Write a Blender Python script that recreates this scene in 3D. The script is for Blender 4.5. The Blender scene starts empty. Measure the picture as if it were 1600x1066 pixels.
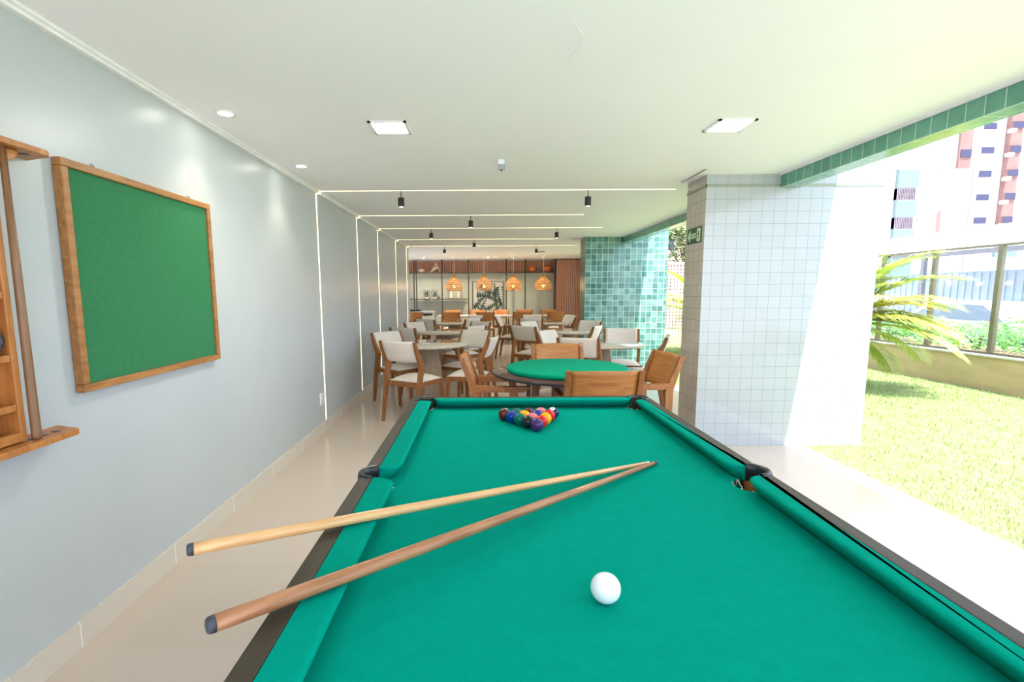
import bpy, bmesh, math, random
import numpy as np
from mathutils import Vector, Matrix, Euler
random.seed(7)
R = math.radians
sc = bpy.context.scene
COL = sc.collection

# ------------------------------------------------------------------ camera
cam_d = bpy.data.cameras.new('camera')
cam_d.sensor_width = 36.0
cam_d.lens = 36.0 * 780.0 / 1600.0
cam_d.shift_x = 46.0 / 1600.0
cam_d.shift_y = 23.0 / 1600.0
cam_d.clip_start = 0.02
cam_d.clip_end = 500
cam = bpy.data.objects.new('camera', cam_d)
COL.objects.link(cam)
pitch = R(7.19); roll = R(-0.33)
f_ = Vector((0, math.cos(pitch), -math.sin(pitch)))
r0 = Vector((1, 0, 0)); u0 = r0.cross(f_)
rr = math.cos(roll) * r0 + math.sin(roll) * u0
uu = -math.sin(roll) * r0 + math.cos(roll) * u0
M = Matrix((rr, uu, -f_)).transposed().to_4x4()
M.translation = Vector((0, 0, 1.36))
cam.matrix_world = M
sc.camera = cam

# ------------------------------------------------------------------ view + world + sun
vs = sc.view_settings
sc.display_settings.display_device = 'sRGB'
vs.view_transform = 'Standard'
vs.look = 'None'
vs.gamma = 1.0
vs.use_curve_mapping = False
vs.exposure = 1.66
sc.cycles.use_denoising = True
sc.cycles.max_bounces = 10
sc.cycles.diffuse_bounces = 6
sc.cycles.glossy_bounces = 4
sc.cycles.transmission_bounces = 6
sc.cycles.transparent_max_bounces = 12
sc.cycles.sample_clamp_indirect = 6.0

W = bpy.data.worlds.new('sky')
sc.world = W
W.use_nodes = True
bg = W.node_tree.nodes['Background']
bg.inputs[0].default_value = (0.80, 0.91, 1.14, 1)
bg.inputs[1].default_value = 1.15

sun_d = bpy.data.lights.new('sun', 'SUN')
sun_d.energy = 3.9
sun_d.angle = R(0.6)
sun_d.color = (1.0, 0.97, 0.92)
sun = bpy.data.objects.new('sun', sun_d)
COL.objects.link(sun)
to_sun = Vector((0.119, -0.36, 1.0)).normalized()
sun.rotation_euler = to_sun.to_track_quat('Z', 'Y').to_euler()


# ------------------------------------------------------------------ materials
def new_mat(name):
    m = bpy.data.materials.new(name)
    m.use_nodes = True
    nt = m.node_tree
    return m, nt, nt.nodes['Principled BSDF']


def setp(b, col=None, rough=None, metal=None, spec=None, emis=None, estr=None, trans=None, sheen=None, coat=None):
    if col is not None: b.inputs['Base Color'].default_value = (*col, 1)
    if rough is not None: b.inputs['Roughness'].default_value = rough
    if metal is not None: b.inputs['Metallic'].default_value = metal
    if spec is not None: b.inputs['Specular IOR Level'].default_value = spec
    if emis is not None: b.inputs['Emission Color'].default_value = (*emis, 1)
    if estr is not None: b.inputs['Emission Strength'].default_value = estr
    if trans is not None: b.inputs['Transmission Weight'].default_value = trans
    if sheen is not None: b.inputs['Sheen Weight'].default_value = sheen
    if coat is not None: b.inputs['Coat Weight'].default_value = coat


def N(nt, typ, **kw):
    n = nt.nodes.new(typ)
    for k, v in kw.items():
        setattr(n, k, v)
    return n


def L(nt, a, b):
    nt.links.new(a, b)


def noisy(name, c1, c2, rough=0.5, scale=(6, 6, 6), detail=4, bump=0.0, bscale=200, spec=0.5, sheen=0, coat=0, metal=0,
          lo=0.35, hi=0.65, dist=0.0):
    m, nt, b = new_mat(name)
    setp(b, c1, rough, metal, spec, sheen=sheen, coat=coat)
    tc = N(nt, 'ShaderNodeTexCoord'); mp = N(nt, 'ShaderNodeMapping')
    mp.inputs['Scale'].default_value = scale
    L(nt, tc.outputs['Object'], mp.inputs['Vector'])
    no = N(nt, 'ShaderNodeTexNoise'); no.inputs['Scale'].default_value = 1.0; no.inputs['Detail'].default_value = detail
    no.inputs['Distortion'].default_value = dist
    L(nt, mp.outputs[0], no.inputs['Vector'])
    cr = N(nt, 'ShaderNodeValToRGB')
    cr.color_ramp.elements[0].position = lo; cr.color_ramp.elements[0].color = (*c1, 1)
    cr.color_ramp.elements[1].position = hi; cr.color_ramp.elements[1].color = (*c2, 1)
    L(nt, no.outputs['Fac'], cr.inputs[0])
    L(nt, cr.outputs[0], b.inputs['Base Color'])
    if bump:
        n2 = N(nt, 'ShaderNodeTexNoise'); n2.inputs['Scale'].default_value = bscale; n2.inputs['Detail'].default_value = 2
        L(nt, tc.outputs['Object'], n2.inputs['Vector'])
        bp = N(nt, 'ShaderNodeBump'); bp.inputs['Strength'].default_value = bump; bp.inputs['Distance'].default_value = 0.002
        L(nt, n2.outputs['Fac'], bp.inputs['Height']); L(nt, bp.outputs[0], b.inputs['Normal'])
    return m


def wood(name, c1, c2, grain=(60, 60, 4), rough=0.4, coat=0.15, lo=0.3, hi=0.7):
    return noisy(name, c1, c2, rough, grain, 6, 0.15, 300, coat=coat, lo=lo, hi=hi, dist=0.6)


def plain(name, c, rough=0.5, metal=0.0, spec=0.5, coat=0):
    return noisy(name, c, tuple(min(1, v * 1.08 + 0.002) for v in c), rough, (15, 15, 15), 2, metal=metal, spec=spec, coat=coat)


def emit(name, c, s):
    m, nt, b = new_mat(name)
    setp(b, c, 0.5, emis=c, estr=s)
    return m


def tiles(name, cols, grout, size=(0.1, 0.1), off=(0, 0, 0), mortar=0.0016, rough=0.12, cloud=0.0, bump=0.4, mode='box',
          offset=0.0, bias=0.0):
    """square ceramic tiles on world-aligned faces"""
    m, nt, b = new_mat(name)
    setp(b, cols[0], rough, spec=0.5)
    g = N(nt, 'ShaderNodeNewGeometry')
    sp = N(nt, 'ShaderNodeSeparateXYZ'); L(nt, g.outputs['Position'], sp.inputs[0])
    if mode == 'box':
        sn = N(nt, 'ShaderNodeSeparateXYZ'); L(nt, g.outputs['True Normal'], sn.inputs[0])

        def big(o):
            a = N(nt, 'ShaderNodeMath', operation='ABSOLUTE'); L(nt, o, a.inputs[0])
            c = N(nt, 'ShaderNodeMath', operation='GREATER_THAN'); c.inputs[1].default_value = 0.6
            L(nt, a.outputs[0], c.inputs[0]); return c.outputs[0]

        def mixf(f, a, bb):
            x = N(nt, 'ShaderNodeMix', data_type='FLOAT'); L(nt, f, x.inputs[0]); L(nt, a, x.inputs[2]); L(nt, bb, x.inputs[3])
            return x.outputs[0]
        nx = big(sn.outputs[0]); nz = big(sn.outputs[2])
        u = mixf(nx, sp.outputs[0], sp.outputs[1])
        v = mixf(nz, sp.outputs[2], sp.outputs[1])
    else:
        u, v = sp.outputs[0], sp.outputs[1]
    cb = N(nt, 'ShaderNodeCombineXYZ'); L(nt, u, cb.inputs[0]); L(nt, v, cb.inputs[1])
    mp = N(nt, 'ShaderNodeMapping'); mp.inputs['Location'].default_value = off
    L(nt, cb.outputs[0], mp.inputs['Vector'])
    br = N(nt, 'ShaderNodeTexBrick')
    br.offset = offset; br.squash = 1.0
    br.inputs['Scale'].default_value = 1.0
    br.inputs['Brick Width'].default_value = size[0]
    br.inputs['Row Height'].default_value = size[1]
    br.inputs['Mortar Size'].default_value = mortar
    br.inputs['Mortar Smooth'].default_value = 0.1
    br.inputs['Bias'].default_value = bias
    br.inputs['Color1'].default_value = (*cols[0], 1)
    br.inputs['Color2'].default_value = (*cols[1], 1)
    br.inputs['Mortar'].default_value = (*grout, 1)
    L(nt, mp.outputs[0], br.inputs['Vector'])
    out = br.outputs['Color']
    if cloud:
        no = N(nt, 'ShaderNodeTexNoise'); no.inputs['Scale'].default_value = 9; no.inputs['Detail'].default_value = 3
        L(nt, g.outputs['Position'], no.inputs['Vector'])
        cr = N(nt, 'ShaderNodeValToRGB')
        cr.color_ramp.elements[0].position = 0.35; cr.color_ramp.elements[0].color = (*[1 - cloud] * 3, 1)
        cr.color_ramp.elements[1].position = 0.65; cr.color_ramp.elements[1].color = (*[1 + cloud * 0.8] * 3, 1)
        L(nt, no.outputs['Fac'], cr.inputs[0])
        mx = N(nt, 'ShaderNodeMix', data_type='RGBA', blend_type='MULTIPLY')
        mx.inputs[0].default_value = 1.0
        L(nt, out, mx.inputs[6]); L(nt, cr.outputs[0], mx.inputs[7])
        m2 = N(nt, 'ShaderNodeMix', data_type='RGBA'); L(nt, br.outputs['Fac'], m2.inputs[0])
        L(nt, mx.outputs[2], m2.inputs[6]); m2.inputs[7].default_value = (*grout, 1)
        out = m2.outputs[2]
    L(nt, out, b.inputs['Base Color'])
    bp = N(nt, 'ShaderNodeBump', invert=True); bp.inputs['Strength'].default_value = bump
    bp.inputs['Distance'].default_value = 0.001
    L(nt, br.outputs['Fac'], bp.inputs['Height']); L(nt, bp.outputs[0], b.inputs['Normal'])
    rm = N(nt, 'ShaderNodeMapRange'); rm.inputs[3].default_value = rough; rm.inputs[4].default_value = 0.8
    L(nt, br.outputs['Fac'], rm.inputs[0]); L(nt, rm.outputs[0], b.inputs['Roughness'])
    return m


MT = {}
MT['wall'] = noisy('wall_paint', (0.47, 0.515, 0.52), (0.49, 0.53, 0.535), 0.33, (3, 3, 3), 3, 0.05, 90, spec=0.35)
MT['ceil'] = noisy('ceiling_paint', (0.92, 0.925, 0.93), (0.93, 0.935, 0.94), 0.6, (2, 2, 2), 2)
MT['white'] = plain('white_paint', (0.82, 0.82, 0.80), 0.4)
MT['floor'] = tiles('porcelain_floor', ((0.54, 0.455, 0.375), (0.555, 0.47, 0.39)), (0.42, 0.36, 0.29), (1.2, 0.6),
                    (1.39, 0.015, 0), 0.0012, 0.18, mode='floor', bump=0.15)
MT['basetile'] = tiles('skirting_tile', ((0.62, 0.56, 0.47), (0.63, 0.57, 0.48)), (0.85, 0.82, 0.75), (0.6, 0.4),
                       (0.015, 0.1, 0), 0.002, 0.2, bump=0.1)
MT['pillar_white'] = tiles('white_ceramic_tile', ((0.40, 0.43, 0.44), (0.415, 0.445, 0.455)), (0.23, 0.25, 0.25), (0.1, 0.1012),
                           (0.05, 0.0, 0), 0.0014, 0.1)
MT['pillar_grey'] = tiles('beige_ceramic_tile', ((0.52, 0.48, 0.41), (0.55, 0.51, 0.435)), (0.25, 0.23, 0.19), (0.1, 0.1012),
                           (0.0, 0.0, 0), 0.002, 0.15)
MT['band'] = plain('band_strip', (0.27, 0.29, 0.23), 0.4)
MT['teal'] = tiles('teal_glazed_tile', ((0.065, 0.215, 0.185), (0.22, 0.42, 0.375)), (0.72, 0.85, 0.82), (0.1, 0.1012),
                   (-0.03, 0.0, 0), 0.0028, 0.12, cloud=0.28)
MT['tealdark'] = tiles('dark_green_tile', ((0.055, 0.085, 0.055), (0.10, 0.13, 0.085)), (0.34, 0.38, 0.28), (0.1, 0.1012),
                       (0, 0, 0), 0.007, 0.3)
MT['beam'] = tiles('green_beam_tile', ((0.09, 0.30, 0.21), (0.13, 0.36, 0.26)), (0.55, 0.72, 0.60), (0.1, 0.2),
                   (0.0, -0.015, 0), 0.0022, 0.12, cloud=0.1)
MT['wood'] = wood('honey_wood', (0.21, 0.068, 0.015), (0.38, 0.148, 0.036), (9, 60, 60), 0.45, 0.05)
MT['woodv'] = wood('honey_wood_upright', (0.20, 0.066, 0.014), (0.36, 0.14, 0.033), (50, 50, 5), 0.45, 0.05)
MT['woodp'] = wood('plywood_back', (0.33, 0.115, 0.024), (0.50, 0.21, 0.052), (4, 60, 60), 0.45, 0.03)
MT['ped'] = wood('pedestal_wood', (0.27, 0.185, 0.12), (0.42, 0.31, 0.215), (60, 60, 4), 0.5, 0.0)
MT['frame'] = wood('frame_wood', (0.27, 0.105, 0.025), (0.45, 0.21, 0.06), (40, 6, 40), 0.45, 0.05)
MT['rack'] = wood('rack_wood', (0.34, 0.115, 0.024), (0.52, 0.215, 0.05), (40, 40, 6), 0.45, 0.05)
MT['cuelight'] = wood('pale_maple', (0.58, 0.32, 0.125), (0.74, 0.46, 0.21), (60, 60, 5), 0.3, 0.3)
MT['cuedark'] = wood('reddish_cue_wood', (0.27, 0.105, 0.04), (0.45, 0.215, 0.10), (60, 60, 6), 0.4, 0.1)
MT['cuebrown'] = wood('brown_cue_wood', (0.17, 0.085, 0.035), (0.28, 0.15, 0.07), (60, 60, 6), 0.45, 0.05)
MT['slat'] = wood('slat_wood', (0.48, 0.19, 0.09), (0.70, 0.34, 0.19), (50, 50, 3), 0.45)
MT['darkbrown'] = wood('dark_brown_wood', (0.065, 0.03, 0.02), (0.11, 0.05, 0.035), (30, 30, 30), 0.35)
MT['rimbrown'] = wood('poker_rim_wood', (0.065, 0.026, 0.021), (0.10, 0.042, 0.034), (20, 50, 20), 0.25, 0.2)
MT['shelfframe'] = plain('bronze_frame', (0.06, 0.04, 0.025), 0.45)
MT['felt'] = noisy('green_billiard_cloth', (0.0, 0.265, 0.19), (0.0, 0.283, 0.205), 0.95, (30, 30, 30), 4, 0.5, 900, spec=0.02)
MT['felt2'] = noisy('green_poker_cloth', (0.0, 0.27, 0.15), (0.0, 0.30, 0.17), 0.95, (20, 20, 20), 4, 0.3, 900, spec=0.1)
MT['board'] = noisy('green_board_felt', (0.038, 0.18, 0.078), (0.043, 0.197, 0.086), 0.9, (40, 40, 40), 5, 0.2, 700, spec=0.08)
MT['rail'] = noisy('dark_rail_laminate', (0.040, 0.032, 0.022), (0.055, 0.045, 0.03), 0.45, (40, 4, 40), 4, spec=0.18)
MT['black'] = plain('black_leather', (0.012, 0.013, 0.018), 0.35)
MT['blackmat'] = plain('black_matt_metal', (0.02, 0.02, 0.018), 0.5)
MT['cream'] = noisy('cream_upholstery', (0.76, 0.68, 0.59), (0.81, 0.73, 0.64), 0.9, (80, 80, 80), 3, 0.3, 500, spec=0.2, sheen=0.1)
MT['net'] = plain('beige_cord', (0.55, 0.48, 0.36), 0.8)
MT['tabletop'] = noisy('off_white_glass_top', (0.60, 0.53, 0.42), (0.63, 0.56, 0.45), 0.05, (3, 3, 3), 2, coat=0.6)
MT['rubber'] = plain('grey_rubber', (0.04, 0.045, 0.06), 0.5)
MT['chalkblue'] = plain('blue_leather_tip', (0.02, 0.10, 0.13), 0.7)
MT['plastic'] = plain('white_plastic', (0.80, 0.82, 0.86), 0.35)
MT['greyplastic'] = plain('grey_plastic', (0.30, 0.33, 0.36), 0.4)
MT['led'] = emit('warm_led', (1.0, 0.80, 0.50), 0.62)
MT['panelglow'] = emit('panel_glow', (1.0, 0.95, 0.86), 20.0)
MT['spotlens'] = emit('spot_lens', (1.0, 0.86, 0.70), 1.2)
MT['bulb'] = emit('amber_bulb', (1.0, 0.50, 0.14), 1.3)
MT['plaster'] = noisy('grey_plaster', (0.46, 0.48, 0.38), (0.52, 0.54, 0.43), 0.8, (3, 3, 3), 5)
MT['stonewhite'] = plain('pale_stone', (0.70, 0.60, 0.42), 0.6)
MT['vase'] = noisy('ribbed_cream_vase', (0.60, 0.55, 0.38), (0.66, 0.60, 0.43), 0.5, (10, 10, 10))
MT['orange'] = plain('orange_basket', (0.60, 0.15, 0.05), 0.7)
MT['canvas'] = plain('canvas', (0.50, 0.48, 0.42), 0.8)
MT['leafpaint'] = plain('leaf_green_paint', (0.010, 0.035, 0.016), 0.7)
MT['leafblue'] = plain('leaf_grey_paint', (0.07, 0.09, 0.13), 0.7)
MT['greytable'] = plain('light_grey_top', (0.42, 0.42, 0.39), 0.4)
MT['darkgrey'] = plain('dark_grey', (0.06, 0.06, 0.055), 0.6)
MT['rattan'] = noisy('rattan_weave', (0.38, 0.20, 0.06), (0.54, 0.31, 0.10), 0.7, (60, 60, 60), 4)
MT['signgreen'] = plain('sign_green', (0.012, 0.10, 0.055), 0.4)
MT['signwhite'] = plain('sign_white', (0.62, 0.80, 0.52), 0.5)
MT['planter'] = noisy('beige_planter_cladding', (0.42, 0.32, 0.17), (0.50, 0.38, 0.21), 0.7, (2, 2, 8), 5)
MT['concrete'] = noisy('concrete_cap', (0.50, 0.47, 0.40), (0.62, 0.58, 0.5), 0.8, (8, 8, 8), 5)
MT['post'] = plain('olive_anodised_post', (0.17, 0.15, 0.095), 0.4, metal=0.3)
MT['lawn'] = noisy('lawn_soil_and_grass', (0.20, 0.26, 0.09), (0.30, 0.35, 0.15), 0.95, (14, 14, 14), 6, spec=0.1)
MT['blade'] = noisy('grass_blade', (0.28, 0.36, 0.14), (0.50, 0.56, 0.32), 0.7, (5, 5, 5), 5, spec=0.2)
MT['palm'] = noisy('palm_leaf', (0.36, 0.50, 0.07), (0.68, 0.74, 0.20), 0.5, (3, 3, 3), 3, spec=0.3)
MT['palmyellow'] = noisy('yellow_palm_leaf', (0.55, 0.50, 0.05), (0.72, 0.66, 0.12), 0.5, (3, 3, 3), 3)
MT['shrub'] = noisy('shrub_leaf', (0.06, 0.30, 0.05), (0.30, 0.58, 0.12), 0.6, (7, 7, 7), 3)
MT['tree'] = noisy('tree_leaf', (0.10, 0.16, 0.06), (0.30, 0.36, 0.14), 0.7, (2, 2, 2), 3)
MT['bark'] = noisy('bark', (0.10, 0.075, 0.05), (0.18, 0.14, 0.1), 0.9, (20, 20, 5), 5)
MT['bldwhite'] = noisy('white_facade', (0.72, 0.70, 0.72), (0.80, 0.78, 0.80), 0.8, (0.3, 0.3, 0.3), 4)
MT['bldrose'] = noisy('salmon_facade', (0.22, 0.12, 0.10), (0.27, 0.15, 0.125), 0.8, (0.5, 0.5, 0.5), 4)
MT['bldbrick'] = noisy('brick_pink', (0.42, 0.25, 0.22), (0.55, 0.36, 0.32), 0.8, (2, 2, 2), 4)
MT['bldteal'] = tiles('teal_mosaic', ((0.12, 0.20, 0.18), (0.15, 0.23, 0.21)), (0.22, 0.30, 0.28), (0.25, 0.25), (0, 0, 0), 0.02, 0.3)
MT['carglass'] = plain('car_glass', (0.20, 0.24, 0.30), 0.2)
MT['winglass'] = plain('window_glass_dark', (0.055, 0.055, 0.10), 0.25, spec=0.2)
MT['railmetal'] = plain('mauve_railing', (0.30, 0.24, 0.28), 0.5)
MT['corr'] = plain('corrugated_sheet', (0.62, 0.66, 0.70), 0.5)
MT['steel'] = plain('grey_steel', (0.24, 0.22, 0.25), 0.5)
MT['gate'] = plain('pale_grey_gate', (0.48, 0.53, 0.60), 0.6)
MT['road'] = noisy('street_paving', (0.45, 0.44, 0.44), (0.55, 0.54, 0.54), 0.9, (3, 3, 3), 4)
MT['carpaint'] = plain('silver_car_paint', (0.55, 0.58, 0.62), 0.25, metal=0.4)
MT['cobogo'] = noisy('pink_hollow_block', (0.50, 0.36, 0.31), (0.60, 0.45, 0.39), 0.85, (3, 3, 3), 4)
MT['soil'] = noisy('bark_chips', (0.25, 0.10, 0.03), (0.65, 0.50, 0.32), 0.9, (60, 60, 60), 3)


def glass_mat():
    m = bpy.data.materials.new('clear_glass'); m.use_nodes = True
    nt = m.node_tree; nt.nodes.clear()
    o = N(nt, 'ShaderNodeOutputMaterial'); t = N(nt, 'ShaderNodeBsdfTransparent'); g = N(nt, 'ShaderNodeBsdfGlossy')
    t.inputs[0].default_value = (0.93, 0.97, 0.97, 1); g.inputs['Roughness'].default_value = 0.02
    fw_ = N(nt, 'ShaderNodeLayerWeight'); pw = N(nt, 'ShaderNodeMath', operation='POWER'); pw.inputs[1].default_value = 5.0
    L(nt, fw_.outputs['Facing'], pw.inputs[0]); fr = N(nt, 'ShaderNodeMath', operation='MULTIPLY_ADD'); fr.inputs[1].default_value = .9; fr.inputs[2].default_value = .03
    L(nt, pw.outputs[0], fr.inputs[0])
    mx = N(nt, 'ShaderNodeMixShader')
    L(nt, fr.outputs[0], mx.inputs[0]); L(nt, t.outputs[0], mx.inputs[1]); L(nt, g.outputs[0], mx.inputs[2])
    L(nt, mx.outputs[0], o.inputs[0])
    return m


MT['glass'] = glass_mat()


def text_mesh(name, body, size, mat, parent, matrix):
    fc = bpy.data.curves.new(name, 'FONT'); fc.body = body; fc.size = size; fc.align_x = 'CENTER'; fc.align_y = 'CENTER'
    fc.extrude = .0003
    tmp = bpy.data.objects.new(name, fc); COL.objects.link(tmp)
    bpy.context.view_layer.update()
    me = bpy.data.meshes.new_from_object(tmp.evaluated_get(bpy.context.evaluated_depsgraph_get()))
    bpy.data.objects.remove(tmp, do_unlink=True)
    me.materials.clear(); me.materials.append(MT[mat])
    o = bpy.data.objects.new(name, me); COL.objects.link(o); o.parent = parent; o.matrix_local = matrix
    return o


# ------------------------------------------------------------------ mesh builder
class MB:
    def __init__(s):
        s.v = []; s.f = []; s.m = []; s.s = []

    def add(s, vs_, fs, mi=0, smooth=False, mat=None):
        b = len(s.v)
        for p in vs_:
            p = Vector(p)
            if mat is not None: p = mat @ p
            s.v.append(tuple(p))
        for f in fs:
            s.f.append(tuple(b + i for i in f)); s.m.append(mi); s.s.append(smooth)
        return s

    def box(s, x0, x1, y0, y1, z0, z1, mi=0, mat=None):
        v = [(x0, y0, z0), (x1, y0, z0), (x1, y1, z0), (x0, y1, z0), (x0, y0, z1), (x1, y0, z1), (x1, y1, z1), (x0, y1, z1)]
        f = [(0, 3, 2, 1), (4, 5, 6, 7), (0, 1, 5, 4), (1, 2, 6, 5), (2, 3, 7, 6), (3, 0, 4, 7)]
        return s.add(v, f, mi, False, mat)

    def prism(s, pts, z0, z1, mi=0, mat=None, pts2=None, smooth=False):
        n = len(pts); p2 = pts2 or pts
        v = [(x, y, z0) for x, y in pts] + [(x, y, z1) for x, y in p2]
        f = [tuple(range(n - 1, -1, -1)), tuple(range(n, 2 * n))]
        s.add(v, f, mi, False, mat)
        b = len(s.v) - 2 * n
        for i in range(n):
            j = (i + 1) % n
            s.f.append((b + i, b + j, b + n + j, b + n + i)); s.m.append(mi); s.s.append(smooth)
        return s

    def lathe(s, prof, n=24, mi=0, mat=None, smooth=True, cap=True):
        v = []; f = []
        for r, z in prof:
            for k in range(n):
                a = 2 * math.pi * k / n
                v.append((r * math.cos(a), r * math.sin(a), z))
        for i in range(len(prof) - 1):
            for k in range(n):
                k2 = (k + 1) % n
                f.append((i * n + k, i * n + k2, (i + 1) * n + k2, (i + 1) * n + k))
        s.add(v, f, mi, smooth, mat)
        if cap:
            b = len(s.v) - len(v)
            s.f.append(tuple(b + k for k in range(n - 1, -1, -1))); s.m.append(mi); s.s.append(False)
            e = b + (len(prof) - 1) * n
            s.f.append(tuple(e + k for k in range(n))); s.m.append(mi); s.s.append(False)
        return s

    def tube(s, pts, rads, n=8, mi=0, mat=None, closed=False):
        pts = [Vector(p) for p in pts]
        if not hasattr(rads, '__len__'): rads = [rads] * len(pts)
        m = len(pts); v = []; f = []
        up = Vector((0, 0, 1))
        for i, p in enumerate(pts):
            if closed: t = pts[(i + 1) % m] - pts[i - 1]
            else: t = pts[min(i + 1, m - 1)] - pts[max(i - 1, 0)]
            t.normalize()
            ref = up if abs(t.z) < 0.95 else Vector((1, 0, 0))
            a = t.cross(ref).normalized(); b_ = t.cross(a).normalized()
            for k in range(n):
                w = 2 * math.pi * k / n
                v.append(p + rads[i] * (math.cos(w) * a + math.sin(w) * b_))
        for i in range(m if closed else m - 1):
            i2 = (i + 1) % m
            for k in range(n):
                k2 = (k + 1) % n
                f.append((i * n + k, i * n + k2, i2 * n + k2, i2 * n + k))
        if not closed:
            f.append(tuple(range(n))); f.append(tuple((m - 1) * n + k for k in range(n - 1, -1, -1)))
        return s.add(v, f, mi, True, mat)

    def limb(s, secs, mi=0, mat=None):
        """secs: list of (cx,cy,cz,hx,hy) rectangular sections stacked along a path"""
        v = []; f = []
        for cx, cy, cz, hx, hy in secs:
            v += [(cx - hx, cy - hy, cz), (cx + hx, cy - hy, cz), (cx + hx, cy + hy, cz), (cx - hx, cy + hy, cz)]
        f.append((0, 3, 2, 1)); e = 4 * (len(secs) - 1); f.append((e, e + 1, e + 2, e + 3))
        for i in range(len(secs) - 1):
            for k in range(4):
                k2 = (k + 1) % 4
                f.append((4 * i + k, 4 * i + k2, 4 * i + 4 + k2, 4 * i + 4 + k))
        return s.add(v, f, mi, False, mat)

    def sphere(s, c, r, mi=0, nu=24, nv=14, sc3=(1, 1, 1), mat=None):
        v = [(c[0], c[1], c[2] - r * sc3[2])]; f = []
        for i in range(1, nv):
            a = -math.pi / 2 + math.pi * i / nv
            for k in range(nu):
                b = 2 * math.pi * k / nu
                v.append((c[0] + r * sc3[0] * math.cos(a) * math.cos(b), c[1] + r * sc3[1] * math.cos(a) * math.sin(b), c[2] + r * sc3[2] * math.sin(a)))
        v.append((c[0], c[1], c[2] + r * sc3[2])); t = len(v) - 1
        for k in range(nu):
            k2 = (k + 1) % nu
            f.append((0, 1 + k2, 1 + k)); f.append((t, 1 + (nv - 2) * nu + k, 1 + (nv - 2) * nu + k2))
            for i in range(nv - 2):
                f.append((1 + i * nu + k, 1 + i * nu + k2, 1 + (i + 1) * nu + k2, 1 + (i + 1) * nu + k))
        return s.add(v, f, mi, True, mat)

    def obj(s, name, mats, parent=None, bevel=0, seg=2, loc=None, sub=0):
        me = bpy.data.meshes.new(name)
        me.from_pydata(s.v, [], s.f)
        if not isinstance(mats, (list, tuple)): mats = [mats]
        for m in mats: me.materials.append(MT[m])
        me.polygons.foreach_set('material_index', s.m)
        me.polygons.foreach_set('use_smooth', s.s)
        bm = bmesh.new(); bm.from_mesh(me)
        if len(s.f) < 4000: bmesh.ops.recalc_face_normals(bm, faces=bm.faces)
        bm.to_mesh(me); bm.free()
        me.update()
        o = bpy.data.objects.new(name, me); COL.objects.link(o)
        if parent is not None: o.parent = parent
        if loc is not None: o.location = loc
        if bevel:
            md = o.modifiers.new('bevel', 'BEVEL'); md.width = bevel; md.segments = seg; md.limit_method = 'ANGLE'
            md.angle_limit = R(40); md.harden_normals = False
        if sub:
            md = o.modifiers.new('sub', 'SUBSURF'); md.levels = sub; md.render_levels = sub
        return o


def tag(o, label=None, cat=None, group=None, kind=None):
    if label: o['label'] = label
    if cat: o['category'] = cat
    if group: o['group'] = group
    if kind: o['kind'] = kind
    return o


def thing(name, label, cat, loc=(0, 0, 0), rz=0.0, group=None):
    o = bpy.data.objects.new(name, None); COL.objects.link(o)
    o.empty_display_size = 0.1
    o.location = loc; o.rotation_euler = (0, 0, rz)
    return tag(o, label, cat, group)


def dup(root, loc, rz=None, label=None, group=None):
    r = root.copy(); COL.objects.link(r); r.location = loc
    if rz is not None: r.rotation_euler = (0, 0, rz)
    if label: r['label'] = label
    if group: r['group'] = group
    for ch in list(root.children):
        c = ch.copy(); COL.objects.link(c); c.parent = r
        for g in list(ch.children):
            d = g.copy(); COL.objects.link(d); d.parent = c
    return r


def struct(o, label=None):
    o['kind'] = 'structure'
    if label: o['label'] = label
    return o


def rot(ax, deg, loc=(0, 0, 0)):
    return Matrix.Translation(loc) @ Matrix.Rotation(R(deg), 4, ax)


# ================================================================== ROOM SHELL
WX = -1.572; CZ = 2.325; YB = 15.2; WEND = 10.88
struct(MB().box(-4.5, 2.84, -1.7, YB + .2, -0.12, 0.0).obj('floor', 'floor'), 'large beige porcelain floor tiles of the covered terrace')
struct(MB().box(WX - .16, WX, -1.5, WEND, 0, CZ).obj('wall_left', 'wall'), 'long pale grey green wall')
struct(MB().box(-4.5, WX - .16, WEND - .14, WEND, 0, CZ).obj('wall_return', 'wall'))
struct(MB().box(-4.5, 3.4, YB, YB + .15, 0, CZ).obj('wall_back', 'plaster'), 'grey plaster wall at the end of the lounge')
struct(MB().box(-4.5, 2.49, -1.5, YB + .15, CZ, CZ + .24).obj('ceiling', 'ceil'), 'smooth white ceiling')
struct(MB().box(2.4901, 3.4, 9.46, YB + .15, CZ, CZ + .24).obj('ceiling_lounge_side', 'ceil'))
# storey above: its edge throws the shade line on the pillars
struct(MB().box(-4.5, 2.99, -1.5, YB + 1.0, CZ + .241, CZ + .9).obj('ceiling_upper_floor', 'white'), 'concrete slab of the storey above')
struct(MB().box(3.05, 3.2, YB - 2.2, YB + .15, 0, CZ + .2).obj('wall_far_right', 'wall'))
struct(MB().box(WX, WX + .011, -1.5, WEND, 0, 0.1).box(WX, WX + .008, -1.5, WEND, 0.1, 0.106).obj('baseboard_left', 'basetile'),
       'beige tile skirting along the wall')
# cornice: thin shadow-gap moulding
mb = MB()
mb.prism([(WX, 2.300), (WX + .027, 2.300), (WX + .030, 2.310), (WX + .042, 2.314), (WX + .042, CZ), (WX, CZ)], -1.5, WEND - .02,
         mat=Matrix(((1, 0, 0, 0), (0, 0, 1, 0), (0, 1, 0, 0), (0, 0, 0, 1))))
struct(mb.obj('trim_1', 'white'), 'white cornice moulding where wall meets ceiling')

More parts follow.
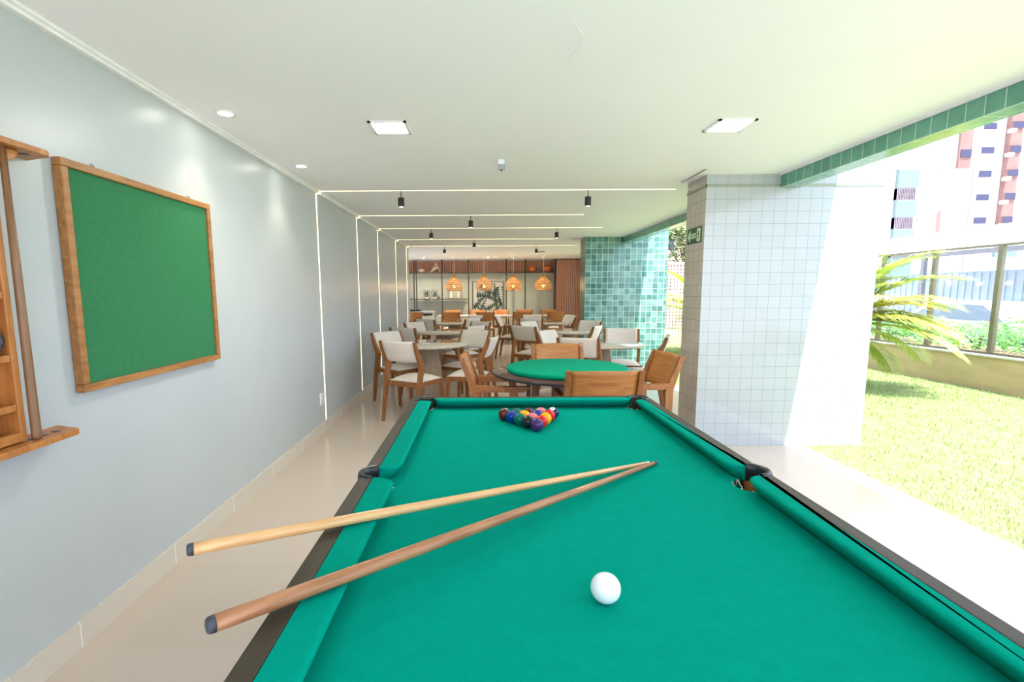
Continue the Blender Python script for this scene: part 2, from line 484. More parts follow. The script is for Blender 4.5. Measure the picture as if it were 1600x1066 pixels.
# pillars
def pillar(name, x0, x1, y0, y1, mats, label, z1=CZ + .24):
    mb = MB(); z0 = -.1
    v = [(x0, y0, z0), (x1, y0, z0), (x1, y1, z0), (x0, y1, z0), (x0, y0, z1), (x1, y0, z1), (x1, y1, z1), (x0, y1, z1)]
    mb.add(v, [(0, 1, 5, 4), (1, 2, 6, 5), (2, 3, 7, 6), (0, 3, 2, 1), (4, 5, 6, 7)], 0)
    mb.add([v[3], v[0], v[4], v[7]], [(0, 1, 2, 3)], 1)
    o = mb.obj(name, mats)
    return struct(o, label)


pillar('pillar', 1.875, 3.353, 4.30, 4.69, ['pillar_white', 'pillar_grey'], 'wide white tiled pillar beside the pool table')
pillar('pillar', 1.83, 3.285, 8.97, 9.45, ['teal', 'tealdark'], 'wide teal glazed tile pillar beyond the cafe tables')
mb = MB()
mb.box(1.869, 3.358, 4.296, 4.30, 2.224, 2.246); mb.box(1.869, 1.875, 4.296, 4.69, 2.224, 2.246)
struct(mb.obj('trim_2', 'band'), 'grey green strip around the white pillar')
struct(MB().box(1.775, 1.79, 4.12, 4.60, CZ - .006, CZ + .0005).obj('trim_3', 'greyplastic'), 'thin grey strip in the ceiling beside the pillar')  # narrow grey strip drawn along the ceiling surface
# edge beam
for i, (a, b_) in enumerate(((-1.5, 4.299), (4.691, 8.969))):
    o = MB().box(2.49, 2.635, a, b_, 2.215, CZ + .24).obj('beam', 'beam')
    struct(o, 'green tiled edge beam')
    struct(MB().box(2.478, 2.4895, a, b_, CZ - .012, CZ).obj('trim_%d' % (4 + i), 'white'))

# lawn
struct(MB().box(2.8405, 8.6, -4, 20, -0.14, -0.004).obj('ground_lawn', 'lawn'), 'sunlit lawn beside the terrace')
rng = np.random.default_rng(3)
nb = 85000
t_ = rng.random(nb)
px = 2.845 + rng.random(nb) * 3.97
py = 1.6 + rng.random(nb) ** 1.3 * 13.0
keep = ~((px < 3.37) & (py > 4.28) & (py < 4.71)) & ~((px < 3.30) & (py > 8.95) & (py < 9.47)) & (py < 12.9)
px = px[keep]; py = py[keep]; nb = len(px)
ang = rng.random(nb) * 6.283; h = 0.018 + rng.random(nb) * 0.03; w = 0.0022 + rng.random(nb) * 0.002
lx = (rng.random(nb) - .5) * .03; ly = (rng.random(nb) - .5) * .03
V3 = np.zeros((nb * 3, 3))
V3[0::3] = np.stack([px - np.cos(ang) * w, py - np.sin(ang) * w, np.full(nb, -.006)], 1)
V3[1::3] = np.stack([px + np.cos(ang) * w, py + np.sin(ang) * w, np.full(nb, -.006)], 1)
V3[2::3] = np.stack([px + lx, py + ly, -.002 + h], 1)
me = bpy.data.meshes.new('grass')
me.from_pydata(V3.tolist(), [], [(3 * i, 3 * i + 1, 3 * i + 2) for i in range(nb)])
me.materials.append(MT['blade'])
go = bpy.data.objects.new('grass', me); COL.objects.link(go)
tag(go, 'short bright green grass growing on the lawn', 'grass', kind='stuff')
struct(MB().box(8.6, 90, -30, 120, -0.45, -0.33).obj('ground_street', 'road'), 'pale street beyond the fence')
struct(MB().box(-30, 7.6, YB + .4, 120, -0.35, -0.15).obj('ground_behind', 'road'))
struct(MB().box(-30, 2.84, -30, -1.701, -0.35, -0.02).obj('ground_bounce_paving', 'road'), 'unseen pale paving added behind the camera to bounce sunlight in')  # unseen ground, made pale so sunlight bounces up to the ceiling
struct(MB().box(-30, -4.501, -1.7, YB + .4, -0.35, -0.02).obj('ground_side_court', 'road'))

# ================================================================== CEILING FITTINGS
strips = [(4.89, 1.84), (6.42, 1.28), (7.68, 1.81), (9.25, 1.31), (10.55, 1.93)]
names = ['nearest to the chalkboard', 'second from the chalkboard', 'middle one of five', 'fourth from the chalkboard', 'farthest, by the lounge']
for (y, xe), nm in zip(strips, names):
    t = thing('led_strip', 'warm glowing line light up the grey wall and across the ceiling, ' + nm, 'strip light', (WX, y, .1), group='line lights across the wall and ceiling')
    MB().box(-.0005, .003, -.011, .011, 0.01, 2.1964).obj('wall_strip', 'led', t)
    MB().box(0, .046, -.011, .011, 2.1965, 2.1995).box(.0425, .046, -.011, .011, 2.1996, CZ - .1).obj('corner_strip', 'led', t)
    MB().box(.046, xe - WX, -.011, .011, CZ - .1 - .003, CZ - .1 + .0005).obj('ceiling_strip', 'led', t)


def spot(x, y, label, first=None):
    if first: return dup(first, (x, y, CZ), label=label)
    t = thing('ceiling_spotlight', label, 'spotlight', (x, y, CZ), group='black spotlights hanging from the line lights')
    MB().lathe([(.004, -.066), (.004, 0)], 10).obj('rod', 'blackmat', t)
    MB().lathe([(.022, -.150), (.028, -.150), (.029, -.148), (.029, -.070), (.027, -.066), (.006, -.066)], 24).obj('lamp_body', 'blackmat', t)
    MB().lathe([(.0005, -.1505), (.0215, -.1505), (.0215, -.1515), (.0005, -.1515)], 20).obj('lens', 'spotlens', t)
    ld = bpy.data.lights.new('spot_lamp', 'SPOT'); ld.energy = 3; ld.color = (1, .90, .76); ld.spot_size = R(110); ld.spot_blend = .9
    ld.shadow_soft_size = .025
    lo = bpy.data.objects.new('spot_lamp', ld); COL.objects.link(lo); lo.parent = t; lo.location = (0, 0, -.155)
    return t


s0 = spot(-.765, 4.89, 'black cylinder spotlight on the first ceiling line, nearer the grey wall')
for x, y, lb in [(1.01, 4.89, 'black cylinder spotlight on the first ceiling line, nearer the white pillar'),
                 (-.138, 6.42, 'black cylinder spotlight alone on the second ceiling line'),
                 (-.765, 7.70, 'black cylinder spotlight on the third ceiling line, nearer the grey wall'),
                 (1.13, 7.70, 'black cylinder spotlight on the third ceiling line, towards the teal pillar'),
                 (-.14, 9.25, 'black cylinder spotlight alone on the fourth ceiling line'),
                 (-.78, 10.58, 'black cylinder spotlight on the farthest ceiling line, nearer the grey wall'),
                 (1.13, 10.58, 'black cylinder spotlight on the farthest ceiling line, beside the air grille')]:
    spot(x, y, lb, s0)
# square panels
for x, lb in ((-.533, 'square white panel light set in the ceiling, nearer the chalkboard wall'),
              (1.452, 'square white panel light set in the ceiling, nearer the garden side')):
    t = thing('panel_light', lb, 'ceiling light', (x, 3.065, CZ), group='square panel lights')
    mb = MB()
    for a in (0, 90, 180, 270):
        mb.box(-.11, .11, .093, .11, -.008, 0, mat=rot('Z', a))
    mb.obj('frame', 'white', t)
    MB().box(-.093, .093, -.093, .093, -.005, -.001).obj('diffuser', 'panelglow', t)
    ld = bpy.data.lights.new('panel_lamp', 'AREA'); ld.energy = 4; ld.color = (1, .96, .90); ld.size = .18
    lo = bpy.data.objects.new('panel_lamp', ld); COL.objects.link(lo); lo.parent = t; lo.location = (0, 0, -.012)
for y, lb in ((2.82, 'small round recessed downlight above the chalkboard'), (3.95, 'small round recessed downlight nearer the first line light')):
    t = thing('downlight', lb, 'downlight', (-1.372, y, CZ), group='round downlights along the grey wall')
    MB().lathe([(.038, -.006), (.052, -.005), (.054, 0), (.038, 0)], 28, cap=False).obj('ring', 'white', t)
    MB().lathe([(.001, -.004), (.038, -.004), (.038, -.001), (.001, -.001)], 24).obj('lens', 'panelglow', t)
    ld = bpy.data.lights.new('downlight_lamp', 'SPOT'); ld.energy = 3.5; ld.color = (1, .84, .64); ld.spot_size = R(95); ld.spot_blend = .8
    ld.shadow_soft_size = .03
    lo = bpy.data.objects.new('downlight_lamp', ld); COL.objects.link(lo); lo.parent = t; lo.location = (0, 0, -.02)
for x, lb in ((-1.6, 'tiny recessed downlight in front of the shelves, above the bowl'), (.16, 'tiny recessed downlight in front of the shelves, above the leaf painting')):
    o = tag(MB().lathe([(.001, -.003), (.022, -.003), (.028, 0), (.001, 0)], 20).obj('downlight', 'panelglow', loc=(x, 13.95, CZ)), lb, 'downlight', 'small downlights by the shelves')
    ld = bpy.data.lights.new('downlight_lamp', 'SPOT'); ld.energy = 42; ld.color = (1, .90, .74); ld.spot_size = R(165); ld.spot_blend = .9
    ld.shadow_soft_size = .05
    lo = bpy.data.objects.new('downlight_lamp', ld); COL.objects.link(lo); lo.parent = o; lo.location = (0, 0, -.03)
t = thing('ceiling_sensor', 'small grey box sensor on a bracket under the white ceiling', 'sensor', (.145, 3.80, CZ))
MB().box(-.024, .024, -.01, .03, -.045, 0).obj('bracket', 'plastic', t, .003)
MB().box(-.026, .026, -.055, .012, -.066, -.030, mat=rot('X', 18)).obj('sensor_body', 'greyplastic', t, .004)
MB().lathe([(.002, -.03), (.010, -.03), (.010, -.01), (.002, -.01)], 14, mat=rot('X', 20, (0, -.03, -.055))).obj('lens', 'black', t)
mb = MB()
pts = [(.335, 1.93), (.355, 1.965), (.378, 2.0), (.388, 2.04), (.388, 2.09), (.382, 2.13), (.374, 2.17), (.368, 2.205)]
mb.tube([(x, y, CZ - .002 - .004 * math.sin(i * .45)) for i, (x, y) in enumerate(pts)], .0012, 6)
tag(mb.obj('ceiling_crack', 'white'), 'thin white squiggly crack in the ceiling', 'crack')  # white ceiling crack, added as a fine raised tube
mb = MB(); mb.box(-.14, .14, -.09, .09, -.012, 0, 0)
for k in range(7): mb.box(-.12, .12, -.075 + k * .024, -.064 + k * .024, -.016, -.0125, 1)
tag(mb.obj('air_grille', ['white', 'darkgrey'], loc=(1.37, 12.0, CZ)), 'small slotted air grille in the ceiling near the pendants', 'vent')

# ================================================================== LEFT WALL FITTINGS
t = thing('notice_board', 'green felt board in a wooden frame hanging on the grey wall', 'board', (WX, 2.40, .985))
y0, y1, z1 = -.505, .505, .878
MB().box(.004, .024, y0 + .03, y1 - .03, .025, z1 - .025).obj('felt_panel', 'board', t)
for nm, a in (('frame_rail', (y0, y1, 0, .030)), ('frame_rail', (y0, y1, z1 - .030, z1)), ('frame_rail', (y0, y0 + .032, .0305, z1 - .0305)), ('frame_rail', (y1 - .032, y1, .0305, z1 - .0305))):
    MB().box(.002, .038, a[0], a[1], a[2], a[3]).obj(nm, 'frame', t, .004)
for yy in (-.32, .34):
    MB().tube([(.01, yy - .012, z1 - .002), (.012, yy - .008, z1 + .012), (.014, yy, z1 + .017), (.012, yy + .008, z1 + .012), (.01, yy + .012, z1 - .002)], .0025, 6).obj('hanging_hook', 'steel', t)
# wall cue rack
t = thing('cue_rack', 'honey wooden wall rack for billiard cues with shelves, beside the green board', 'cue rack', (WX, 1.2, .85))


def plank(z0, z1, xd):
    pts = [(0, -.50), (xd * .8, -.50)]
    n = 8
    pts += [(xd, -.47)]
    for k in range(n + 1):
        a = math.pi / 2 * k / n
        pts.append((xd - .03 + .03 * math.cos(a), .57 - .03 + .03 * math.sin(a)))
    pts += [(0, .60)]
    return MB().prism(pts, z0, z1)


plank(.012, .034, .118).obj('bottom_plank', 'rack', t, .003)
plank(.972, .992, .118).obj('top_plank', 'rack', t, .003)
for yy in (.42, .468, .516):
    MB().lathe([(.001, .0342), (.015, .0342), (.015, .0352), (.001, .0352)], 20, mat=Matrix.Translation((.065, yy, 0))).obj('cue_hole', 'darkbrown', t)
    MB().lathe([(.001, .9705), (.015, .9705), (.015, .9718), (.001, .9718)], 20, mat=Matrix.Translation((.065, yy, 0))).obj('cue_hole', 'darkbrown', t)
pts = [(0, .15)] + [(.0, .15)]
pts = [(-.12 + .0, 0)]
half = [(.26 + .13 * math.cos(a), -.055 * math.sin(a)) for a in [math.pi * k / 14 for k in range(15)]]
MB().prism(half, 0, .055, mat=Matrix(((0, 0, 1, 0.03), (1, 0, 0, 0.085), (0, 1, 0, .970), (0, 0, 0, 1)))).obj('arched_bracket', 'rack', t, .003)
MB().box(.004, .014, -.30, .375, .036, .97).obj('back_panel', 'rack', t)
for yy in (-.31, .375):
    MB().box(.004, .075, yy, yy + .022, .036, .905).obj('side_panel', 'rack', t, .003)
for zz in (.14, .30, .50, .70):
    MB().box(.016, .073, -.286, .373, zz, zz + .022).obj('shelf', 'rack', t, .002)
for zz in (.04,):
    MB().box(.055, .078, -.286, .373, zz, zz + .03).obj('shelf_lip', 'rack', t, .002)
cu = MB().lathe([(.0135, 0), (.0142, .01), (.0125, .5), (.0095, .94)], 20).obj('billiard_cue', 'cuebrown', loc=(WX + .085, 1.2 + .418, .8865))
tag(cu, 'dark brown cue standing upright in the wall rack', 'cue')
mb = MB()
mb.tube([(.046 + 0 * math.cos(a), .035 * math.cos(a), .035 * math.sin(a)) for a in [2 * math.pi * k / 24 for k in range(24)]], .012, 10, closed=True)
mb.lathe([(.001, -.006), (.030, -.006), (.030, .006), (.001, .006)], 20, mi=1, mat=rot('Y', 90, (.046, 0, 0)))
tag(mb.obj('chalk_holder', ['rubber', 'chalkblue'], loc=(WX + .008, 1.526, .85 + .322 + .0475)), 'dark blue round holder on the rack shelf', 'holder')
t = thing('power_outlet', 'white rectangular socket plate low on the grey wall', 'outlet', (WX, 4.765, .345))
MB().box(0, .008, -.04, .04, -.06, .06).obj('plate', 'plastic', t, .003)
MB().box(.008, .0105, -.02, .02, -.022, .022).obj('socket', 'white', t, .001)
for yy in (-.008, .008): MB().lathe([(.0005, .0106), (.003, .0106), (.003, .0112), (.0005, .0112)], 10, mat=rot('Y', 90, (0, yy, 0))).obj('socket_hole', 'black', t)

# ================================================================== POOL TABLE
TX0, TX1, TY0, TY1 = -.350, .815, .355, 2.445
cx_, cy_ = (TX0 + TX1) / 2, (TY0 + TY1) / 2
BX0, BX1, BY0, BY1 = -.309, .777, .395, 2.412     # rail / cushion boundary
LX0, LX1, LY0, LY1 = -.245, .732, .46, 2.366      # cushion lip
T = thing('pool_table', 'pool table with green cloth and dark rails', 'pool table', (cx_, cy_, 0))


def rel(p): return (p[0] - cx_, p[1] - cy_)


def arc(cx, cy, r, a0, a1, n=10):
    return [(cx + r * math.cos(R(a0 + (a1 - a0) * k / n)), cy + r * math.sin(R(a0 + (a1 - a0) * k / n))) for k in range(n + 1)]


SY = 1.392
pts = []
pts += arc(BX0 + .012, BY0 + .012, .056, 0, 90)[::-1] if False else []
# bed outline, counter-clockwise, with round bites for the six pockets
bx0, bx1, by0, by1 = BX0 + .002, BX1 - .002, BY0 + .002, BY1 - .002
pr = .052
out = []
out += arc(bx0 + .02, by0 + .02, pr, 100, -10)          # near-left corner bite
out += arc(bx1 - .02, by0 + .02, pr, 190, 80)           # near-right
out += arc(bx1 + .006, SY, pr, 262, 98, 14)             # right side pocket
out += arc(bx1 - .02, by1 - .02, pr, 280, 170)
out += arc(bx0 + .02, by1 - .02, pr, 10, -100)
out += arc(bx0 - .006, SY, pr, 82, -82, 14)
MB().prism([rel(p) for p in out], .775, .800).obj('playing_bed', 'felt', T)


def cushion(outer, lip, name='cushion'):
    """outer/lip plan points; lip undercut at the foot"""


def cush_poly(p_out0, p_lip0, p_lip1, p_out1, r0, r1):
    """plan polygon from rail side through lip with rounded lip corners"""
    P0, A, B, P1 = [Vector(p) for p in (p_out0, p_lip0, p_lip1, p_out1)]

    def rounded(prev, c, nxt, r, n=8):
        d1 = (prev - c).normalized(); d2 = (nxt - c).normalized()
        a = c + d1 * r; b = c + d2 * r
        return [((1 - t) ** 2 * a + 2 * t * (1 - t) * c + t * t * b) for t in [k / n for k in range(n + 1)]]
    return [P0] + rounded(P0, A, B, r0) + rounded(A, B, P1, r1) + [P1]


def cush(p0, a, b, p1, r0, r1, inset):
    top = cush_poly(p0, a, b, p1, r0, r1)
    bot = [p.copy() for p in top]
    iv = Vector(inset)
    for i in range(1, len(bot) - 1): bot[i] = bot[i] + iv
    mb = MB(); n = len(top)
    lay = [(bot, .801), ([b_ * .5 + t_ * .5 for b_, t_ in zip(bot, top)], .822), (top, .840), ([p + iv * .12 for p in top[:]], .8445), ([p + iv * .4 for p in top], .846)]
    for l in lay[3:]:
        l[0][0] = top[0]; l[0][-1] = top[-1]
    v = []
    for pl, z in lay:
        v += [(p.x - cx_, p.y - cy_, z) for p in pl]
    f = [tuple(range(n - 1, -1, -1)), tuple(range((len(lay) - 1) * n, len(lay) * n))]
    mb.add(v, f)
    b0 = len(mb.v) - len(v)
    for i in range(len(lay) - 1):
        for k in range(n):
            k2 = (k + 1) % n
            mb.f.append((b0 + i * n + k, b0 + i * n + k2, b0 + (i + 1) * n + k2, b0 + (i + 1) * n + k)); mb.m.append(0); mb.s.append(k not in (n - 1,))
    return mb.obj('cushion', 'felt', T)


g = .038
for (bx, lx, ins) in ((BX0, LX0, (-.030, 0)), (BX1, LX1, (.026, 0))):
    cush((bx, SY + g), (lx, SY + g + .004), (lx, LY1 - .012), (bx, LY1 + .0), .05, .012, ins)
    cush((bx, SY - g), (lx, SY - g - .004), (lx, LY0 + .012), (bx, LY0), .05, .012, ins)
cush((LX0 + .002, BY1), (LX0 + .03, LY1), (LX1 - .03, LY1), (LX1 - .002, BY1), .012, .012, (0, .038))
cush((LX0 + .002, BY0), (LX0 + .03, LY0), (LX1 - .03, LY0), (LX1 - .002, BY0), .012, .012, (0, -.038))
# rails
for x0, x1 in ((TX0, BX0 - .001), (BX1 + .001, TX1)):
    for a, b_ in ((TY0, SY - g), (SY + g, TY1)):
        MB().box(x0 - cx_, x1 - cx_, a - cy_, b_ - cy_, .745, .846).obj('rail', 'rail', T, .003)
for a, b_ in ((TY0, BY0 - .001), (BY1 + .001, TY1)):
    MB().box(BX0 - cx_, BX1 - cx_, a - cy_, b_ - cy_, .745, .846).obj('rail', 'rail', T, .003)
for x0, x1 in ((TX0, BX0 - .001), (BX1 + .001, TX1)):
    MB().box(x0 - cx_, x1 - cx_, SY - g - cy_ + .001, SY + g - cy_ - .001, .745, .80).obj('rail', 'woodv', T)
mb = MB()
mb.box(TX0 + .03 - cx_, TX1 - .03 - cx_, TY0 + .03 - cy_, TY1 - .03 - cy_, .56, .742)
mb.obj('body', 'rail', T, .006)
for sx in (-1, 1):
    for sy in (-1, 1):
        X, Yy = sx * .47, sy * .92
        MB().limb([(X, Yy, 0, .045, .045), (X, Yy, .03, .05, .05), (X, Yy, .4, .062, .062), (X, Yy, .56, .07, .07)]).obj('leg', 'rail', T, .004)


# pockets: black leather hood, iron and net
def pocket(x, y, a0, a1, hr, name='pocket'):
    mb = MB()
    # curved leather back band
    n = 16; pa = []
    for k in range(n + 1):
        a = R(a0 + (a1 - a0) * k / n)
        pa.append((math.cos(a), math.sin(a)))
    v = []; f = []
    prof = [(hr, .802), (hr + .001, .840), (hr + .004, .849), (hr + .011, .853), (hr + .017, .849), (hr + .020, .838), (hr + .020, .80)]
    for (r, z) in prof:
        for c, s_ in pa: v.append((x - cx_ + r * c, y - cy_ + r * s_, z))
    m_ = len(pa)
    for i in range(len(prof) - 1):
        for k in range(m_ - 1): f.append((i * m_ + k, i * m_ + k + 1, (i + 1) * m_ + k + 1, (i + 1) * m_ + k))
    mb.add(v, f, 0, True)
    o = mb.obj('pocket', 'black', T)
    md = o.modifiers.new('thick', 'SOLIDIFY'); md.thickness = .003
    nb_ = MB()
    for k in range(10):
        a = 2 * math.pi * k / 10
        nb_.tube([(x - cx_ + .046 * math.cos(a), y - cy_ + .046 * math.sin(a), .800), (x - cx_ + .043 * math.cos(a + .5), y - cy_ + .043 * math.sin(a + .5), .76),
                  (x - cx_ + .03 * math.cos(a), y - cy_ + .03 * math.sin(a), .73), (x - cx_, y - cy_, .715)], .0028, 5)
        nb_.tube([(x - cx_ + .046 * math.cos(a), y - cy_ + .046 * math.sin(a), .800), (x - cx_ + .043 * math.cos(a - .5), y - cy_ + .043 * math.sin(a - .5), .76),
                  (x - cx_ + .03 * math.cos(a), y - cy_ + .03 * math.sin(a), .73)], .0028, 5)
    nb_.obj('pocket_net', 'net', o)
    # metal clips
    return o


pocket(BX0 + .002, SY, 97, 263, .036)
pocket(BX1 - .002, SY, -83, 83, .036)
pocket(BX0 + .02, BY1 - .02, 20, 250, .036)
pocket(BX1 - .02, BY1 - .02, -70, 160, .036)
pocket(BX0 + .02, BY0 + .02, 110, 340, .036)
pocket(BX1 - .02, BY0 + .02, 200, 430, .036)

# cues on the table
def cue(tip, butt, r_t, r_b, mat, label):
    tip = Vector(tip); butt = Vector(butt); d = tip - butt; ln = d.length
    t = thing('billiard_cue', label, 'cue', butt)
    t.rotation_euler = d.to_track_quat('Z', 'Y').to_euler()
    MB().lathe([(r_b, .012), (r_b * .995, .05), (r_b * .93, ln * .3), (r_t * 1.35, ln * .75), (r_t, ln - .02)], 28).obj('shaft', mat, t)
    MB().lathe([(.001, 0), (r_b * .75, .0005), (r_b * .96, .004), (r_b * 1.01, .012)], 28).obj('butt_cap', 'rubber', t)
    MB().lathe([(r_t, ln - .0195), (r_t, ln - .008)], 20).obj('ferrule', 'plastic' if mat == 'cuelight' else 'rubber', t)
    MB().lathe([(r_t, ln - .0078), (r_t * .9, ln - .002), (.001, ln)], 20).obj('tip', 'chalkblue', t)
    return t


cue((.545, 1.572, .8065), (-.565, .895, .8775), .0062, .0122, 'cuelight', 'pale maple cue lying across the table, farther from the white ball')
cue((.568, 1.577, .8065), (-.413, .685, .8705), .0062, .0132, 'cuedark', 'reddish brown cue lying across the table, nearer the white ball')

# balls
BR = .027
tag(MB().sphere((0, 0, 0), BR, 0, 40, 24).obj('cue_ball', 'plastic', loc=(.221, .846, .800 + BR)), 'white cue ball alone on the green cloth', 'ball')
MT['plastic'].node_tree.nodes['Principled BSDF'].inputs['Roughness'].default_value = .22
bc = {'navy': (.02, .015, .10), 'black': (.012, .018, .018), 'red': (.62, .008, .012), 'green': (.0, .13, .105), 'pink': (.72, .17, .22),
      'yellow': (.85, .40, .0), 'blue': (.0, .035, .30), 'brown': (.10, .018, .014), 'violet': (.06, .02, .13)}
for k, c in bc.items():
    m, nt, b = new_mat('ball_' + k); setp(b, c, .04, spec=.35)
    MT['ball_' + k] = m
rows = [['violet'], ['black', 'red'], ['green', 'pink', 'yellow'], ['blue', 'yellow', 'blue', 'red'], ['brown', 'green', 'brown', 'pink', 'navy']]
where = [['at the tip of the racked triangle, nearest the cues'],
         ['second row of the rack, beside the violet front ball', 'second row of the rack, beside the black ball'],
         ['third row of the rack, outer side facing the chalkboard wall', 'in the middle of the third row of the rack', 'third row of the rack, outer side facing the garden'],
         ['fourth row of the rack, outer side facing the chalkboard wall', 'fourth row of the rack, touching the outer blue ball', 'fourth row of the rack, touching the outer red ball', 'fourth row of the rack, outer side facing the garden'],
         ['back row corner of the rack, facing the chalkboard wall', 'back row of the rack, between the two brown balls', 'in the middle of the back row of the rack', 'back row of the rack, beside the corner navy ball', 'back row corner of the rack with a white number spot, facing the garden']]
fx, fy = .219, 1.975
ra = R(5.0); ux, uy = math.cos(ra), math.sin(ra); vx, vy = -math.sin(ra), math.cos(ra)
D = BR * 2 + .0006
for i, row in enumerate(rows):
    for j, cname in enumerate(row):
        a = (j - i / 2) * D; b_ = i * D * .866
        x = fx + a * ux + b_ * vx; y = fy + a * uy + b_ * vy
        t = thing('billiard_ball', '%s ball, %s' % (cname if cname not in ('violet',) else 'dark violet', where[i][j]), 'ball', (x, y, .8 + BR), group='racked billiard balls')
        MB().sphere((0, 0, 0), BR, 0, 28, 18).obj('ball_shell', 'ball_' + cname, t)
        # number spot: small white disc cap on the sphere
        if (i, j) == (4, 4): e = (-36, -24)
        else: e = (random.uniform(60, 170), random.uniform(-180, 180))
        mt = Euler((R(e[0]) * -1, R(e[1]), 0)).to_matrix().to_4x4()
        if (i, j) == (4, 4):
            mt = Vector((-.15, -.45, .88)).to_track_quat('Z', 'Y').to_matrix().to_4x4()
        rs = BR + .0003
        capf = [(max(.0001, rs * math.sin(q)), rs * math.cos(q)) for q in [R(x_) for x_ in (24, 18, 12, 6, 0.3)]]
        MB().lathe(capf, 20, mat=mt, cap=False).obj('number_spot', 'plastic', t)
        if (i, j) == (4, 4):
            text_mesh('ball_number', '2', .014, 'black', t, mt @ Matrix.Translation((0, 0, rs + .0002)))

# ================================================================== CHAIRS
def seat_mesh(wb, wf, d0, d1, z0, z1):
    """domed upholstered seat"""
    n = 12; mb = MB(); v = []; f = []
    for i in range(n + 1):
        t_ = i / n; y = d0 + (d1 - d0) * t_; w = wb + (wf - wb) * t_
        for j in range(n + 1):
            s_ = -1 + 2 * j / n
            e = (1 - abs(s_) ** 5) * (1 - abs(2 * t_ - 1) ** 5)
            dome = (1 - s_ * s_ * .75) * (1 - (2 * t_ - 1) ** 2 * .75)
            v.append((s_ * w * (1 - .02 * (1 - e)), y, z0 + (z1 - z0) * (e * .55 + .45 * dome * e)))
    b = len(v)
    for i in range(n + 1):
        t_ = i / n; y = d0 + (d1 - d0) * t_; w = wb + (wf - wb) * t_
        for j in range(n + 1): v.append(((-1 + 2 * j / n) * w * .98, y, z0 - .002))
    for i in range(n):
        for j in range(n):
            f.append((i * (n + 1) + j, i * (n + 1) + j + 1, (i + 1) * (n + 1) + j + 1, (i + 1) * (n + 1) + j))
            f.append((b + i * (n + 1) + j, b + (i + 1) * (n + 1) + j, b + (i + 1) * (n + 1) + j + 1, b + i * (n + 1) + j + 1))
    for i in range(n):
        for q, o_ in ((0, 0), (n, 0)):
            a = i * (n + 1) + q; c = (i + 1) * (n + 1) + q
            f.append((a, c, b + c, b + a))
        for q in (0, n):
            a = q * (n + 1) + i; c = a + 1
            f.append((a, c, b + c, b + a))
    return mb.add(v, f, 0, True)


def back_panel(w, z0, z1, yc0, yc1, bow, th, nseg=12, narrow=0.0, rnd=0.0, arch=0.0):
    """curved back slab between the posts; leans from yc0 (low) to yc1 (high); bows backwards by bow"""
    mb = MB(); v = []; f = []; nz = 8
    for side in (0, 1):
        for i in range(nz + 1):
            t_ = i / nz
            for j in range(nseg + 1):
                s_ = -1 + 2 * j / nseg
                ww = w * (1 - narrow * (1 - t_) ** 2)
                z = z0 + (z1 - z0) * t_ + arch * (1 - s_ * s_) * t_
                e = 0 if rnd == 0 else rnd * (abs(2 * t_ - 1) ** 4)
                y = yc0 + (yc1 - yc0) * t_ - bow * (1 - s_ * s_) + (th / 2 - e) * (1 if side else -1)
                v.append((s_ * ww, y, z))
    m_ = nseg + 1; b = (nz + 1) * m_
    for i in range(nz):
        for j in range(nseg):
            a = i * m_ + j
            f.append((a, a + 1, a + m_ + 1, a + m_)); f.append((b + a, b + a + m_, b + a + m_ + 1, b + a + 1))
        for j in (0, nseg):
            a = i * m_ + j; f.append((a, a + m_, b + a + m_, b + a))
    for j in range(nseg):
        for i in (0, nz):
            a = i * m_ + j; f.append((a, a + 1, b + a + 1, b + a))
    return mb.add(v, f, 0, True)


def frame_parts(t, wood_='woodv'):
    for sx in (-1, 1):
        x = sx * .222
        MB().limb([(x, -.255, 0, .014, .016), (x, -.225, .20, .017, .020), (x, -.185, .43, .018, .028), (x, -.150, .585, .018, .036), (x, -.145, .615, .018, .040),
                   (x, -.175, .665, .017, .032), (x, -.222, .76, .016, .024), (x * 1.01, -.262, .868, .014, .016)]).obj('leg', wood_, t, .004)
        MB().limb([(x * .98, .235, 0, .013, .013), (x * .98, .225, .25, .018, .018), (x * .98, .205, .435, .021, .023)]).obj('leg', wood_, t, .004)
    mb = MB()
    mb.box(-.205, .205, .188, .212, .385, .435); mb.box(-.205, .205, -.20, -.172, .385, .435)
    for sx in (-1, 1): mb.box(sx * .216 - .011, sx * .216 + .011, -.185, .20, .385, .435)
    mb.obj('seat_frame', wood_, t, .003)


def white_chair(label, loc, rz):
    t = thing('dining_chair', label, 'chair', loc, rz, 'cream upholstered chairs at the round cafe tables')
    frame_parts(t)
    seat_mesh(.200, .222, -.165, .232, .437, .488).obj('seat', 'cream', t)
    back_panel(.205, .645, .872, -.166, -.258, .035, .034, rnd=.012).obj('backrest', 'cream', t)
    return t


def wood_chair(label, loc, rz, group):
    t = thing('dining_chair', label, 'chair', loc, rz, group)
    frame_parts(t)
    seat_mesh(.200, .222, -.165, .232, .437, .478).obj('seat', 'cream', t)
    back_panel(.225, .625, .868, -.170, -.262, .045, .014, narrow=.30).obj('backrest', 'woodp', t)
    return t


